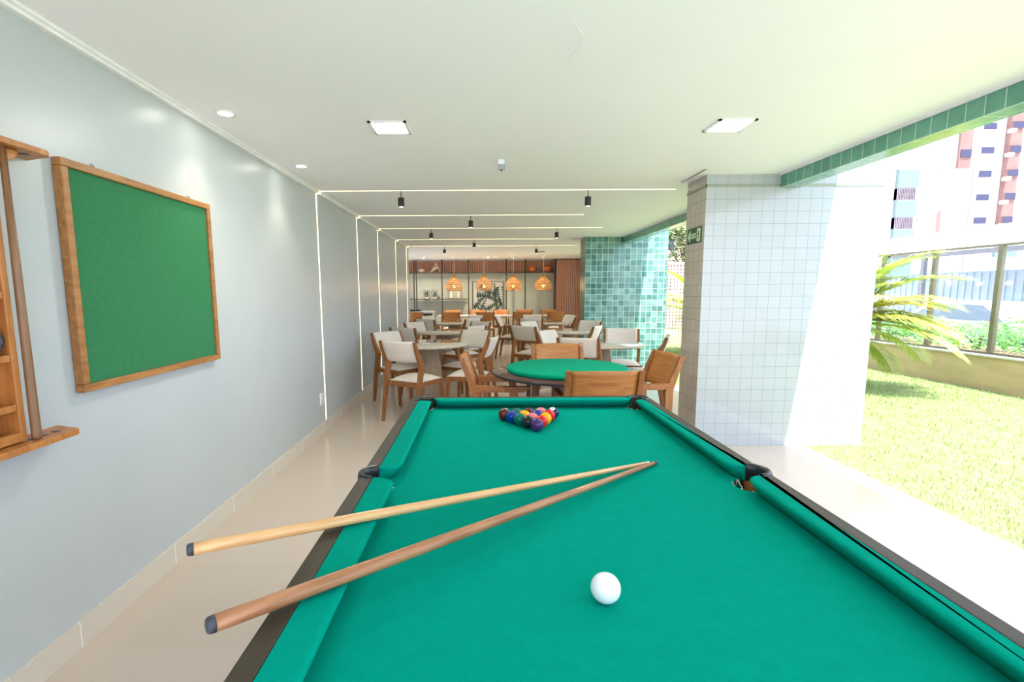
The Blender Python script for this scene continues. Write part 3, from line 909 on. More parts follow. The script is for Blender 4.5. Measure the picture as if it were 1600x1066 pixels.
def arm_chair(label, loc, rz):
    t = thing('armchair', label, 'armchair', loc, rz, 'wooden armchairs round the poker table')
    for sx in (-1, 1):
        x = sx * .232
        MB().limb([(x, -.235, 0, .014, .016), (x, -.190, .25, .018, .022), (x, -.160, .44, .018, .030), (x, -.160, .60, .018, .032), (x, -.188, .68, .018, .027),
                   (x, -.258, .868, .018, .019)]).obj('leg', 'woodv', t, .004)
        MB().limb([(x, .215, 0, .014, .015), (x, .185, .30, .018, .024), (x, .130, .615, .018, .034)]).obj('leg', 'woodv', t, .004)
        # flat arm with tapered nose
        pts = [(-.155, .612), (.205, .612), (.255, .645), (.262, .657), (-.17, .660)]
        MB().prism(pts, -.022, .022, mat=Matrix(((0, 0, 1, x), (1, 0, 0, 0), (0, 1, 0, 0), (0, 0, 0, 1)))).obj('armrest', 'wood', t, .003)
    mb = MB()
    mb.box(-.213, .213, .150, .176, .375, .43); mb.box(-.213, .213, -.175, -.150, .375, .43)
    for sx in (-1, 1): mb.box(sx * .216 - .010, sx * .216 + .010, -.16, .165, .375, .43)
    mb.obj('seat_frame', 'woodv', t, .003)
    seat_mesh(.205, .212, -.15, .19, .432, .472).obj('seat', 'cream', t)
    back_panel(.214, .600, .862, -.160, -.252, .030, .014, arch=.006).obj('backrest', 'woodp', t)
    return t


def put(bx, by, deg):
    a = R(deg); return (bx + .22 * math.cos(a), by + .22 * math.sin(a), 0), a - math.pi / 2


WC = [(-.86, 5.15, 60, 'cream chair with its back to the pool table corner pocket, nearest the grey wall'),
      (-1.21, 6.38, -40, 'cream chair against the grey wall, at the first cafe table, facing the camera side'),
      (-1.13, 7.20, 60, 'cream chair against the grey wall, back turned, at the second cafe table'),
      (-1.13, 8.5, -40, 'cream chair by the grey wall, on the far side of the second cafe table'),
      (-1.07, 9.45, 60, 'cream chair by the grey wall, back turned, at the third cafe table'),
      (-1.15, 10.75, -35, 'cream chair by the wall end, on the far side of the third cafe table'),
      (-.11, 6.55, 235, 'cream chair at the far aisle side of the first cafe table'),
      (-.12, 7.45, 140, 'cream chair at the near aisle side of the second cafe table'),
      (-.05, 8.5, 225, 'cream chair at the far aisle side of the second cafe table'),
      (-.2, 9.6, 140, 'cream chair at the near aisle side of the third cafe table'),
      (-.15, 10.9, 225, 'cream chair at the far aisle side of the third cafe table'),
      (.09, 5.60, 165, 'cream chair at the near aisle side of the first cafe table, behind the wooden armchair'),
      (.62, 7.42, 52, 'cream chair with its back to the aisle, behind the poker table'),
      (.80, 8.45, -45, 'cream chair on the far aisle side of the table by the teal pillar'),
      (.93, 9.55, 75, 'cream chair with its back turned at the farthest garden side table'),
      (1.10, 11.0, 270, 'cream chair on the far side of the farthest garden side table'),
      (.36, 10.55, -15, 'cream chair seen in profile standing alone in the aisle'),
      (1.85, 10.25, 175, 'cream chair in profile at the slatted wood wall, the nearer one'),
      (1.88, 10.9, 200, 'cream chair in profile at the slatted wood wall, the farther one'),
      (.86, 6.42, -38, 'white lit cream chair tilted towards the garden, behind the far poker armchair'),
      (1.05, 5.42, 66, 'cream chair with its back to the poker table, at the table before the teal pillar'),
      (1.84, 8.62, 225, 'cream chair partly hidden, nearest the teal pillar side face'),
      (1.67, 7.36, 150, 'white lit cream chair in front of the teal pillar, turned to the grey wall'),
      (1.87, 6.70, 258, 'cream chair facing the camera in front of the teal tiles'),
      (2.04, 5.60, 158, 'cream chair at the terrace edge, behind the tilted wooden armchair')]
first = None
for bx, by, dg, lb in WC:
    loc, rz = put(bx, by, dg)
    if first is None: first = white_chair(lb, loc, rz)
    else: dup(first, loc, rz, lb)
# wooden armchairs around the poker table
AC = [(.775, 3.13, 90, 'wooden armchair with its back to the pool table, in front of the poker table'),
      (-.13, 3.96, -2, 'wooden armchair seen from the side, between the poker table and the grey wall'),
      (.72, 4.80, 270, 'wooden armchair on the far side of the poker table, facing the pool table'),
      (1.49, 4.03, 186, 'wooden armchair turned sideways beside the white pillar')]
fa = None
for bx, by, dg, lb in AC:
    a = R(dg); loc = (bx + .24 * math.cos(a), by + .24 * math.sin(a), 0); rz = a - math.pi / 2
    if fa is None: fa = arm_chair(lb, loc, rz)
    else: dup(fa, loc, rz, lb)
fw = None
DC = [(-.82, 12.95, 90, 'near side of the long dining table, first from the shelves side'), (.08, 12.95, 90, 'near side of the long table, in front of the leaf painting'),
      (1.02, 12.95, 90, 'near side of the long dining table, third from the shelves side'), (1.92, 12.95, 90, 'near side of the long dining table, by the slatted panel'),
      (-.84, 14.42, 270, 'far side of the long dining table, under the shelf of vases'), (-.13, 14.42, 270, 'far side of the long table, below the painting, nearer the shelves'),
      (.53, 14.42, 270, 'far side of the long table, below the painting, nearer the garden'), (1.22, 14.42, 270, 'far side of the long dining table, under the third pendant'),
      (1.92, 14.42, 270, 'far side of the long dining table, closest to the slatted panel')]
for bx, by, dg, lb in DC:
    loc, rz = put(bx, by, dg); lb = 'wooden backed dining chair, ' + lb
    if fw is None: fw = wood_chair(lb, loc, rz, 'wooden chairs at the long dining table')
    else: dup(fw, loc, rz, lb)
loc, rz = put(-1.78, 13.1, 90)
dup(fw, loc, rz, 'wooden chair half hidden by the end of the grey wall, at the grey console')

# ================================================================== TABLES
def cafe_table(x, y, label, src=None):
    if src: return dup(src, (x, y, 0), label=label)
    t = thing('round_table', label, 'table', (x, y, 0), group='round cafe tables')
    MB().lathe([(.40, .715), (.482, .722), (.492, .732), (.494, .742), (.490, .750), (.001, .7505)], 64).obj('tabletop', 'tabletop', t)
    MB().lathe([(.195, 0), (.19, .02), (.105, .714)], 10, smooth=False).obj('pedestal', 'ped', t, .004)
    return t


ct = cafe_table(-.65, 6.10, 'round glossy cafe table nearest the pool table corner, by the grey wall')
for x, y, lb in [(-.62, 8.05, 'second round cafe table along the grey wall'), (-.60, 10.40, 'third round cafe table along the grey wall, farthest from the pool table'),
                 (1.44, 6.02, 'round cafe table just beyond the poker table, on the garden side'), (1.39, 7.97, 'round cafe table beside the teal tiled pillar'),
                 (1.20, 10.25, 'round cafe table mostly hidden, farthest on the garden side')]:
    cafe_table(x, y, lb, ct)
t = thing('poker_table', 'round poker table with green felt centre and dark brown rim', 'table', (.655, 3.87, 0))
MB().lathe([(.50, .728), (.566, .729), (.575, .733), (.577, .741), (.575, .7485), (.001, .750)], 80).obj('tabletop', 'rimbrown', t)
MB().lathe([(.574, .7275), (.5785, .730), (.5795, .738), (.5785, .7475), (.5755, .7483)], 80, cap=False).obj('edge_band', 'black', t)
MB().lathe([(.460, .7505), (.466, .755), (.468, .775), (.463, .784), (.450, .787), (.001, .787)], 80).obj('felt_pad', 'felt2', t)
MB().box(-.10, .10, -.10, .10, .03, .7275).obj('column', 'darkbrown', t, .005)
mb = MB()
for a in (0, 90, 180, 270): mb.box(.08, .40, -.03, .03, 0, .032, mat=rot('Z', a + 45))
mb.obj('foot_cross', 'darkbrown', t, .004)
for a in (45, 135, 225, 315):
    q = R(a); MB().limb([(.38 * math.cos(q), .38 * math.sin(q), .033, .014, .014), (.38 * math.cos(q), .38 * math.sin(q), .7215, .018, .018)]).obj('leg', 'darkbrown', t, .003)
t = thing('dining_table', 'long grey dining table under the row of pendants', 'table', (.55, 13.68, 0))
MB().box(-1.75, 1.75, -.42, .42, .71, .75).obj('tabletop', 'greytable', t, .004)
for sx in (-1.6, 1.6): MB().box(sx - .05, sx + .05, -.38, .38, 0, .709).obj('leg', 'greytable', t, .004)

# ================================================================== PENDANTS
def pendant(x, label, src=None):
    y = 13.35
    if src: return dup(src, (x, y, CZ), label=label)
    t = thing('pendant_lamp', label, 'pendant lamp', (x, y, CZ), group='rattan pendants over the dining table')
    MB().lathe([(.012, -.09), (.02, -.075), (.062, -.008), (.062, 0)], 24).obj('ceiling_canopy', 'white', t)
    MB().lathe([(.004, -.50), (.004, -.085)], 8).obj('cord', 'white', t)
    # woven onion-shaped shade from crossing canes
    prof = [(.032, -.48), (.036, -.515), (.055, -.552), (.10, -.60), (.145, -.645), (.185, -.69), (.212, -.74), (.222, -.79), (.215, -.84), (.192, -.885), (.165, -.91)]
    def at(s):
        s = max(0, min(.9999, s)) * (len(prof) - 1); i = int(s); q = s - i
        return prof[i][0] * (1 - q) + prof[i + 1][0] * q, prof[i][1] * (1 - q) + prof[i + 1][1] * q
    mb = MB()
    for k in range(22):
        for d in (1, -1):
            pp = []
            for i in range(15):
                r, z = at(i / 14); a = 2 * math.pi * k / 22 + d * i / 14 * 1.3
                pp.append((r * math.cos(a), r * math.sin(a), z))
            mb.tube(pp, .0048, 4)
    for r, z in prof[::2] + [prof[-1]]:
        mb.tube([(r * math.cos(2 * math.pi * k / 24), r * math.sin(2 * math.pi * k / 24), z) for k in range(24)], .007, 5, closed=True)
    for q in (.35, .5, .62, .74, .86):
        r, z = at(q)
        mb.tube([(r * math.cos(2 * math.pi * k / 24), r * math.sin(2 * math.pi * k / 24), z) for k in range(24)], .006, 4, closed=True)
    mb.obj('shade', 'rattan', t)
    MB().lathe([(.02, -.52), (.022, -.60), (.014, -.62)], 14).obj('socket', 'white', t)
    MB().sphere((0, 0, -.80), .036, 0, 16, 10, (1, 1, 1.25)).obj('bulb', 'bulb', t)
    ld = bpy.data.lights.new('pendant_light', 'POINT'); ld.energy = 8; ld.color = (1, .66, .34); ld.shadow_soft_size = .05
    lo = bpy.data.objects.new('pendant_light', ld); COL.objects.link(lo); lo.parent = t; lo.location = (0, 0, -.80)
    return t


p0 = pendant(-.742, 'woven rattan pendant nearest the shelves, first of the row')
for x, lb in ((.05, 'woven rattan pendant hanging in front of the leaf painting'), (.825, 'woven rattan pendant third from the shelves'), (1.62, 'woven rattan pendant nearest the slatted panel')):
    pendant(x, lb, p0)

# ================================================================== LOUNGE BACK WALL
def slats(x0, x1, z0, z1, y, w=.034, gap=.018):
    mb = MB(); y -= .002; mb.box(x0, x1, y - .012, y, z0, z1, 1)
    x = x0 + .006
    while x + w < x1:
        mb.box(x, x + w, y - .040, y - .0125, z0, z1, 0); x += w + gap
    return mb


tag(slats(-3.2, 2.16, 1.955, CZ - .03, YB).obj('slat_panel', ['slat', 'darkbrown']), 'band of reddish wooden slats along the top of the back wall', 'slat panel')
tag(slats(2.17, 3.04, 0.0, CZ - .02, YB - .45).box(2.16, 2.17, YB - .48, YB - .02, 0, CZ - .02, 1).obj('slat_panel', ['slat', 'darkbrown']),
    'full height reddish slatted wood panel beside the teal pillar', 'slat panel')
t = thing('wall_shelving', 'dark bronze shelving frame across the back wall', 'shelving', (0, YB - .05, 0))
for xx in (-2.0, -1.93, -1.18, -.40, .71, 1.265, 2.125):
    MB().box(xx - .018, xx + .018, -.34, -.30, 0, CZ).obj('upright', 'shelfframe', t, .002)
MB().box(-3.0, 2.15, -.34, -.02, 1.935, 1.962).obj('shelf', 'shelfframe', t, .002)
MB().box(-3.0, -.42, -.34, -.02, 1.165, 1.19).obj('shelf', 'shelfframe', t, .002)
ys = YB - .24
# bowl
tag(MB().lathe([(.02, 0), (.05, .002), (.09, .03), (.10, .06), (.085, .095), (.045, .105), (.04, .098), (.001, .02)], 20, cap=False).obj('bowl', 'stonewhite', loc=(-1.80, ys, 1.9625)),
    'squat pale bowl on the top shelf beside the seated figure sculpture', 'bowl')
# seated figure sculpture (one continuous body)
def skinfig(name, joints, edges, mat, loc):
    me = bpy.data.meshes.new(name); me.from_pydata([j[:3] for j in joints], edges, []); me.materials.append(MT[mat])
    o = bpy.data.objects.new(name, me); COL.objects.link(o); o.location = loc
    o.modifiers.new('skin', 'SKIN')
    sv = me.skin_vertices[0].data
    for i, j in enumerate(joints): sv[i].radius = (j[3], j[3]); sv[i].use_root = (i == 0)
    md = o.modifiers.new('sub', 'SUBSURF'); md.levels = 1; md.render_levels = 2
    return o


J = [(.05, 0, .05, .050), (.055, 0, .13, .046), (.04, 0, .205, .050), (.01, 0, .238, .020), (-.005, 0, .285, .032),
     (-.05, -.03, .13, .030), (-.11, -.03, .03, .024), (-.155, -.03, .018, .018),
     (-.04, .03, .10, .030), (-.07, .03, .025, .024),
     (.02, -.05, .19, .024), (-.03, -.05, .14, .019), (-.06, -.03, .16, .016),
     (.07, .05, .18, .024), (.10, .05, .10, .019), (.11, .04, .02, .019)]
Ed = [(0, 1), (1, 2), (2, 3), (3, 4), (0, 5), (5, 6), (6, 7), (0, 8), (8, 9), (2, 10), (10, 11), (11, 12), (2, 13), (13, 14), (14, 15)]
tag(skinfig('figure_sculpture', J, Ed, 'stonewhite', (-1.37, ys, 1.962)), 'pale abstract seated figure sculpture on the top shelf', 'sculpture')


def leafpic(w, h, nleaf, seed, frame='shelfframe'):
    """framed picture: returns builder for canvas w/ leaf shapes lying on it (facing -y)"""
    rd = random.Random(seed)
    cb = MB(); cb.box(-w / 2, w / 2, -.006, .006, 0, h, 0)
    k = 0
    for (ox, oz, a0, ln) in nleaf:
        # frond: rachis with leaflets
        n = 8
        for i in range(n):
            t_ = (i + 1) / n
            for sd in (1, -1):
                bx_ = ox + ln * t_ * math.cos(a0); bz = oz + ln * t_ * math.sin(a0)
                la = a0 + sd * (1.15 - .5 * t_); ll = ln * .50 * (1 - .55 * t_)
                ex, ez = bx_ + ll * math.cos(la), bz + ll * math.sin(la)
                nx, nz = -math.sin(la) * ll * .15, math.cos(la) * ll * .15
                mxx, mzz = (bx_ + ex) / 2, (bz + ez) / 2
                cl = lambda X, Z: (max(-w / 2 + .01, min(w / 2 - .01, X)), -.0066 - k * .00002, max(.01, min(h - .01, Z)))
                cb.add([cl(bx_, bz), cl(mxx + nx, mzz + nz), cl(ex, ez), cl(mxx - nx, mzz - nz)], [(0, 1, 2, 3)], 1 if rd.random() > .10 else 2)
                k += 1
    return cb


t = thing('leaf_painting', 'large framed painting of dark green palm leaves on the back wall', 'painting', (.18, YB - .03, .72))
leafpic(.90, .96, [(-.40, .05, .95, .50), (-.05, .0, 2.3, .42), (.0, .02, .75, .50), (.40, .05, 1.9, .45), (-.40, .75, -.35, .60), (.36, .90, -1.5, .55), (.08, .42, 1.4, .45), (.38, .48, 2.9, .5), (-.38, .45, .3, .3)], 3).obj('canvas', ['canvas', 'leafpaint', 'leafblue'], t)
mb = MB()
for a in ((-.47, -.452, -.015, .975), (.452, .47, -.015, .975)): mb.box(a[0], a[1], -.02, .02, a[2], a[3])
mb.box(-.452, .452, -.02, .02, -.015, -.001); mb.box(-.452, .452, -.02, .02, .961, .975)
mb.obj('frame', 'shelfframe', t)
for x, lb, lf in ((-1.655, 'small framed leaf print on the middle shelf, nearer the wall end', [(0, .03, 1.8, .19), (-.05, .03, 1.2, .20), (.03, .1, 1.5, .14)]), (-1.42, 'small framed leaf print on the middle shelf, nearer the vases', [(0.02, .02, 1.5, .2), (0.01, .06, 1.1, .15), (.03, .02, 1.9, .2)])):
    t = thing('picture_frame', lb, 'picture', (x, ys + .02, 1.1905), group='small framed leaf prints')
    leafpic(.135, .23, lf, 5).obj('print', ['canvas', 'leafpaint', 'leafblue'], t, loc=(0, 0, .006))
    mb = MB(); mb.box(-.085, -.069, -.012, .012, 0, .25); mb.box(.069, .085, -.012, .012, 0, .25); mb.box(-.069, .069, -.012, .012, 0, .005); mb.box(-.069, .069, -.012, .012, .237, .25)
    mb.obj('frame', 'darkbrown', t)
for x, lb in ((-.92, 'cream ribbed vase under the first pendant, nearer the picture frames'), (-.70, 'cream ribbed vase under the first pendant, nearer the leaf painting')):
    mb = MB(); n = 28; v = []; f = []
    pf = [(.045, 0), (.058, .02), (.052, .10), (.040, .17), (.034, .205), (.030, .215)]
    for r, z in pf:
        for k in range(n):
            a = 2 * math.pi * k / n; q = r * (1 + (.05 if k % 2 else -.05)); v.append((q * math.cos(a), q * math.sin(a), z))
    for i in range(len(pf) - 1):
        for k in range(n): f.append((i * n + k, i * n + (k + 1) % n, (i + 1) * n + (k + 1) % n, (i + 1) * n + k))
    f.append(tuple(range(n))); f.append(tuple((len(pf) - 1) * n + k for k in range(n)))
    mb.add(v, f, 0, True)
    tag(mb.obj('vase', 'vase', loc=(x, ys, 1.1905)), lb, 'vase', 'cream vases on the middle shelf')
for x, lb in ((1.47, 'orange woven basket pot on the top shelf, farther from the slatted panel'), (1.93, 'orange woven basket pot on the top shelf, nearer the slatted panel')):
    mb = MB()
    mb.lathe([(.07, 0), (.10, .03), (.112, .09), (.10, .14), (.085, .165), (.075, .165), (.08, .13), (.001, .03)], 20, cap=False)
    for z in (.03, .06, .09, .12, .15):
        r = .113 - abs(z - .09) * .22
        mb.tube([(r * math.cos(2 * math.pi * k / 20), r * math.sin(2 * math.pi * k / 20), z) for k in range(20)], .007, 5, closed=True)
    tag(mb.obj('basket_pot', 'orange', loc=(x, ys, 1.9625)), lb, 'basket', 'orange basket pots')
t = thing('console_table', 'light grey waterfall console by the end of the grey wall', 'console', (-1.95, 14.2, 0))
MB().box(-.75, .60, -.28, .28, .80, .85).obj('top', 'greytable', t, .003)
MB().box(.55, .60, -.28, .28, 0, .799).obj('side_panel', 'greytable', t, .003)
MB().box(-.75, -.70, -.28, .28, 0, .799).obj('side_panel', 'greytable', t, .003)
MB().box(-.69, .54, .20, .26, .2, .799).obj('back_panel', 'darkgrey', t, .003)
t = thing('tray', 'black tray with a white dish on the grey console', 'tray', (-1.92, 14.15, .8505))
MB().lathe([(.15, 0), (.19, .012), (.20, .05), (.19, .05), (.18, .018), (.001, .014)], 28, cap=False).obj('tray_rim', 'black', t)
MB().lathe([(.03, .016), (.08, .04), (.075, .045), (.001, .02)], 20, cap=False).obj('dish', 'plastic', t, loc=(.06, 0, 0))

# ================================================================== EXIT SIGN
t = thing('exit_sign', 'green exit sign with arrow and running figure on the white pillar', 'sign', (1.875, 4.495, 1.848))
SM = Matrix(((0, 0, -1, 0), (-1, 0, 0, 0), (0, 1, 0, 0), (0, 0, 0, 1)))   # local (u right, v up, out) -> facing -x
MB().box(-.148, .148, -.068, .068, .0005, .004, mat=SM).obj('sign_plate', 'signgreen', t)
MB().prism([(-.135, 0), (-.095, .048), (-.075, .048), (-.092, .022), (.030, .022), (.030, -.022), (-.092, -.022), (-.075, -.048), (-.095, -.048)], .0042, .0048, mat=SM).obj('arrow', 'signwhite', t)
text_mesh('sign_text', 'SA\u00cdDA', .043, 'signgreen', t, SM @ Matrix.Translation((-.036, 0, .0052)))
mb = MB()
mb.box(.055, .125, -.055, .055, .0042, .0048, 0, mat=SM)
z_ = .0051
for pl in ([(.078, .028), (.088, .036), (.098, .028), (.088, .020)],
           [(.080, .018), (.096, .018), (.094, -.012), (.084, -.012)],
           [(.080, .016), (.066, .002), (.070, -.002), (.086, .010)],
           [(.096, .016), (.112, .004), (.109, 0), (.092, .010)],
           [(.084, -.010), (.092, -.010), (.072, -.046), (.064, -.044)],
           [(.088, -.010), (.096, -.012), (.112, -.034), (.106, -.044)]):
    mb.prism(pl, z_, z_ + .0004, 1, mat=SM)
mb.obj('running_figure', ['signwhite', 'signgreen'], t)

# ================================================================== GARDEN
struct(MB().box(6.85, 6.97, -4, 13.5, 0, .455).obj('wall_planter', 'planter'), 'low beige planter wall along the lawn')
struct(MB().box(6.83, 7.05, -4, 13.5, .456, .475).obj('trim_7', 'concrete'), 'pale cap on the planter wall')
struct(MB().box(7.055, 8.6, -4, 13.5, 0.0, .44).obj('ground_planter_bed', 'soil'), 'planting bed behind the glass fence')
t = thing('glass_fence', 'glass panel fence with olive metal posts on the planter wall', 'fence', (7.0, 0, .475))
for k in range(-1, 11):
    y = 6.83 - 4 * .99 + k * .99
    MB().box(-.03, .03, y - .03, y + .03, .0, 1.47).obj('post', 'post', t, .003)
    MB().box(-.004, .004, y + .032, y + .956, .05, 1.455).obj('glass_pane', 'glass', t)
MB().box(-.024, .024, 1.5, 12.8, 1.471, 1.50).obj('top_rail', 'post', t, .002)
MB().box(-.02, .02, 1.5, 12.8, .001, .03).obj('bottom_rail', 'post', t)


def leaf_cloud(n, rx, ry, rz_, size, rd, mb=None, c=(0, 0, 0), mi=0):
    mb = mb or MB()
    for _ in range(n):
        while True:
            p = Vector((rd.uniform(-1, 1), rd.uniform(-1, 1), rd.uniform(-1, 1)))
            if p.length <= 1: break
        p = p * (0.45 + .55 * p.length) if rd.random() < .5 else p.normalized() * rd.uniform(.7, 1.0)
        q = Vector((p.x * rx, p.y * ry, p.z * rz_)) + Vector(c)
        a = Vector((rd.gauss(0, 1), rd.gauss(0, 1), rd.gauss(0, .6))).normalized(); b = a.orthogonal().normalized()
        s_ = size * rd.uniform(.6, 1.3)
        mb.add([q - a * s_, q + b * s_ * .42, q + a * s_, q - b * s_ * .42], [(0, 1, 2, 3)], mi)
    return mb


rd = random.Random(11)
for i, (y, rx, h, lb) in enumerate([(5.3, .45, .48, 'leafy shrub behind the glass at the picture edge'), (6.15, .42, .45, 'leafy shrub behind the glass beside the nearest visible post'),
                                   (7.0, .42, .55, 'leafy shrub behind the middle glass pane, with taller shoots'), (7.75, .42, .42, 'leafy shrub behind the second fence post'),
                                   (8.6, .45, .45, 'leafy shrub behind the glass, under the palm fronds'), (9.5, .45, .5, 'leafy shrub behind the glass, half hidden by the palm'), (10.5, .5, .5, 'leafy shrub farthest along the fence bed')]):
    t = thing('shrub', lb, 'shrub', (7.75, y, .44), group='shrubs in the bed behind the fence')
    leaf_cloud(900, .42, rx + .1, h * .55, .035, rd, c=(0, 0, h * .52)).obj('foliage', 'shrub', t)
    mb = MB()
    for k in range(5): mb.tube([(0, 0, 0), (rd.uniform(-.15, .15), rd.uniform(-.2, .2), h * .5)], .01, 5)
    mb.obj('stem', 'bark', t)


def palm(loc, n, ln, label, seed, tilt=(25, 80), z0=.25, yellow=3, base_h=.35, azr=(0, 360), fixed=()):
    rd = random.Random(seed)
    t = thing('palm', label, 'palm', loc)
    MB().lathe([(.10, 0), (.12, .06), (.075, base_h), (.05, base_h + .12)], 14).obj('trunk', 'bark', t)
    allf = [(azr[0] + (azr[1] - azr[0]) * (k + rd.uniform(-.3, .3)) / n, rd.uniform(*tilt), ln * rd.uniform(.8, 1.1)) for k in range(n)] + list(fixed)
    for k, (az, el, l_) in enumerate(allf):
        az = R(az); el = R(el)
        mb = MB(); pts_ = []; p = Vector((0, 0, base_h + .05)); nst = 16; e = el
        for i in range(nst + 1):
            pts_.append(p.copy())
            p = p + Vector((math.cos(az) * math.cos(e), math.sin(az) * math.cos(e), math.sin(e))) * (l_ / nst)
            e -= R(2.2 + 3.6 * i / nst)
        mb.tube(pts_, [.014 * (1 - .8 * i / nst) + .002 for i in range(nst + 1)], 5)
        side = Vector((-math.sin(az), math.cos(az), 0))
        m = 44
        for i in range(m):
            s_ = .16 + .84 * i / m; q = s_ * nst; i0 = min(nst - 1, int(q)); bp = pts_[i0].lerp(pts_[i0 + 1], q - i0)
            tg = (pts_[i0 + 1] - pts_[i0]).normalized()
            ll = l_ * .36 * math.sin(math.pi * (.18 + .72 * s_)) * rd.uniform(.85, 1.1)
            for sd in (1, -1):
                d = (tg * .75 + side * sd * .8 + Vector((0, 0, .10 + rd.uniform(-.1, .1)))).normalized()
                wv = d.cross(Vector((0, 0, 1))).normalized() * ll * .024
                a = bp + d * ll * .5 + Vector((0, 0, -.03 * ll)); b = bp + d * ll + Vector((0, 0, -.25 * ll))
                mb.add([bp - wv * .6, bp + wv * .6, a + wv, b, a - wv], [(0, 1, 2, 4), (4, 2, 3)])
        mb.obj('frond', 'palmyellow' if k % 7 < yellow and k % 2 else 'palm', t)
    return t


palm((4.85, 7.0, .01), 24, 1.3, 'young palm with drooping fronds behind the white pillar, facing the fence', 5, tilt=(18, 70), base_h=.80,
     fixed=((-5, 60, 1.7), (-12, 34, 1.6), (-25, 18, 1.5), (-8, 4, 1.35), (5, 70, 1.8), (-45, 40, 1.4), (-18, 48, 1.7), (-40, 12, 1.5), (-10, 22, 1.6), (-28, 65, 1.6), (-3, -12, 1.2), (-55, 25, 1.3)))
palm((4.7, 10.6, .01), 12, 1.6, 'young palm showing between the white and teal pillars', 9, tilt=(20, 75), base_h=.7,
     fixed=((200, 40, 1.5), (250, 30, 1.4), (225, 15, 1.4)))

# hollow block wall + trees + pink building seen between the pillars
t = thing('hollow_block_wall', 'perforated pink block wall seen between the pillars', 'wall', (6.4, 15.5, 0))
mb = MB(); mb.box(-2.2, 1.2, -.06, .06, -.1, .16)
nb2 = 0
for ix in range(34):
    x = -2.2 + ix * .1
    mb.box(x, x + .045, -.05, .05, .16, 2.2)
for iz in range(21):
    z = .16 + iz * .1
    mb.box(-2.2, 1.2, -.045, .045, z, z + .045)
mb.box(-2.2, 1.2, -.06, .06, 2.2, 2.26)
mb.obj('block_lattice', 'cobogo', t)
rd = random.Random(21)


def tree(loc, h, r, label, n=2600, size=.09, mat='tree', tr=.10):
    t = thing('tree', label, 'tree', loc)
    mb = MB(); mb.tube([(0, 0, 0), (.05, .02, h * .4), (-.03, 0, h * .7), (0, 0, h * .9)], [tr, tr * .8, tr * .6, tr * .3], 8)
    for k in range(6):
        a = rd.uniform(0, 6.28); mb.tube([(0, 0, h * .5), (math.cos(a) * r * .6, math.sin(a) * r * .6, h * .8)], [tr * .4, tr * .15], 6)
    mb.obj('trunk', 'bark', t)
    mb = MB()
    for k in range(9):
        a = rd.uniform(0, 6.28); q = rd.uniform(.1, .6) * r
        leaf_cloud(n // 9, r * .5, r * .5, r * .42, size, rd, mb, (math.cos(a) * q, math.sin(a) * q, h * .75 + rd.uniform(-.3, .35) * h * .5))
    mb.obj('crown', mat, t)


tree((6.9, 17.2, 0), 4.0, 1.3, 'loose green tree rising behind the perforated wall', 3000, .08)
tree((9.0, 19.5, 0), 5.0, 1.6, 'darker tree farther behind the perforated wall', 2600, .09)


def facade_block(t, x0, x1, y0, y1, z0, z1, mat, name='wall'):
    return MB().box(x0, x1, y0, y1, z0, z1).obj(name, mat, t)


t = thing('apartment_building', 'pink brick building seen between the pillars above the trees', 'building', (14.0, 34, 0))
facade_block(t, -6, 5, 0, 8, -.3, 12, 'bldbrick')
for i in range(4):
    for j in range(4):
        f = MB().box(-5 + j * 2.6, -3.7 + j * 2.6, -.08, .02, 1.2 + i * 2.8, 2.5 + i * 2.8).obj('window', 'white', t)
        MB().box(-4.9 + j * 2.6, -3.8 + j * 2.6, -.10, -.081, 1.3 + i * 2.8, 2.4 + i * 2.8).obj('pane', 'winglass', f)

# tall white + salmon building
t = thing('apartment_building', 'tall white apartment tower with salmon columns and dark windows', 'building', (62, 65, 0))
facade_block(t, -14.5, 2.1, 0, 12, -.3, 34, 'bldwhite')
facade_block(t, 3.4, 4.95, -.4, 12, -.3, 34, 'bldrose', 'salmon_column')
facade_block(t, 2.1, 12, .2, 12, -.3, 34, 'bldwhite')
facade_block(t, -2.55, -1.0, -.3, .01, 8, 34, 'bldrose', 'salmon_column')
for k in range(8):
    z = 9.6 + k * 2.85
    f = MB().box(.2, 1.95, -.15, .05, z, z + .95).obj('window', 'bldwhite', t)
    MB().box(.28, 1.87, -.20, -.151, z + .08, z + .87).obj('pane', 'winglass', f)
    f = MB().box(3.5, 4.85, -.55, -.39, z + .1, z + .95).obj('window', 'bldrose', t)
    MB().box(3.55, 4.8, -.6, -.551, z + .15, z + .9).obj('pane', 'winglass', f)
    MB().box(2.95, 3.6, -1.0, -.41, z - .45, z - .02).obj('air_conditioner', 'white', t, .03)
    if k in (3, 5, 7):
        MB().box(-2.4, -1.15, -.42, -.31, z - .4, z + .5).obj('window', 'winglass', t)
# lower block with teal mosaic balconies
t = thing('apartment_building', 'lower weathered white block with teal mosaic balconies', 'building', (42, 50, 0))
facade_block(t, -4.2, 5.4, 0, 8, -.3, 12.85, 'bldwhite')
for k in range(4):
    z = 11.15 - k * 2.75
    MB().box(-1.95, .05, -.35, 0, z, z + 1.65).obj('balcony_panel', 'bldteal', t)
    MB().box(-2.0, .05, .0, .4, z - 1.2, z - .02).obj('balcony_recess', 'bldbrick', t)
    mb = MB()
    for q in range(13): mb.box(-1.95 + q * .155, -1.89 + q * .155, -.36, -.31, z - 1.15, z - .05)
    mb.box(-1.95, .05, -.36, -.31, z - .09, z - .03); mb.box(-1.95, .05, -.36, -.31, z - 1.2, z - 1.14); mb.box(-1.95, .05, -.36, -.31, z - .65, z - .60)
    mb.obj('railing', 'railmetal', t)
    MB().box(.35, .95, -.45, -.01, z - .45, z - .05).obj('air_conditioner', 'gate', t)
MB().box(2.4, 2.75, -.06, .0, 6.0, 9.0).obj('rust_stain_pipe', 'bldrose', t)
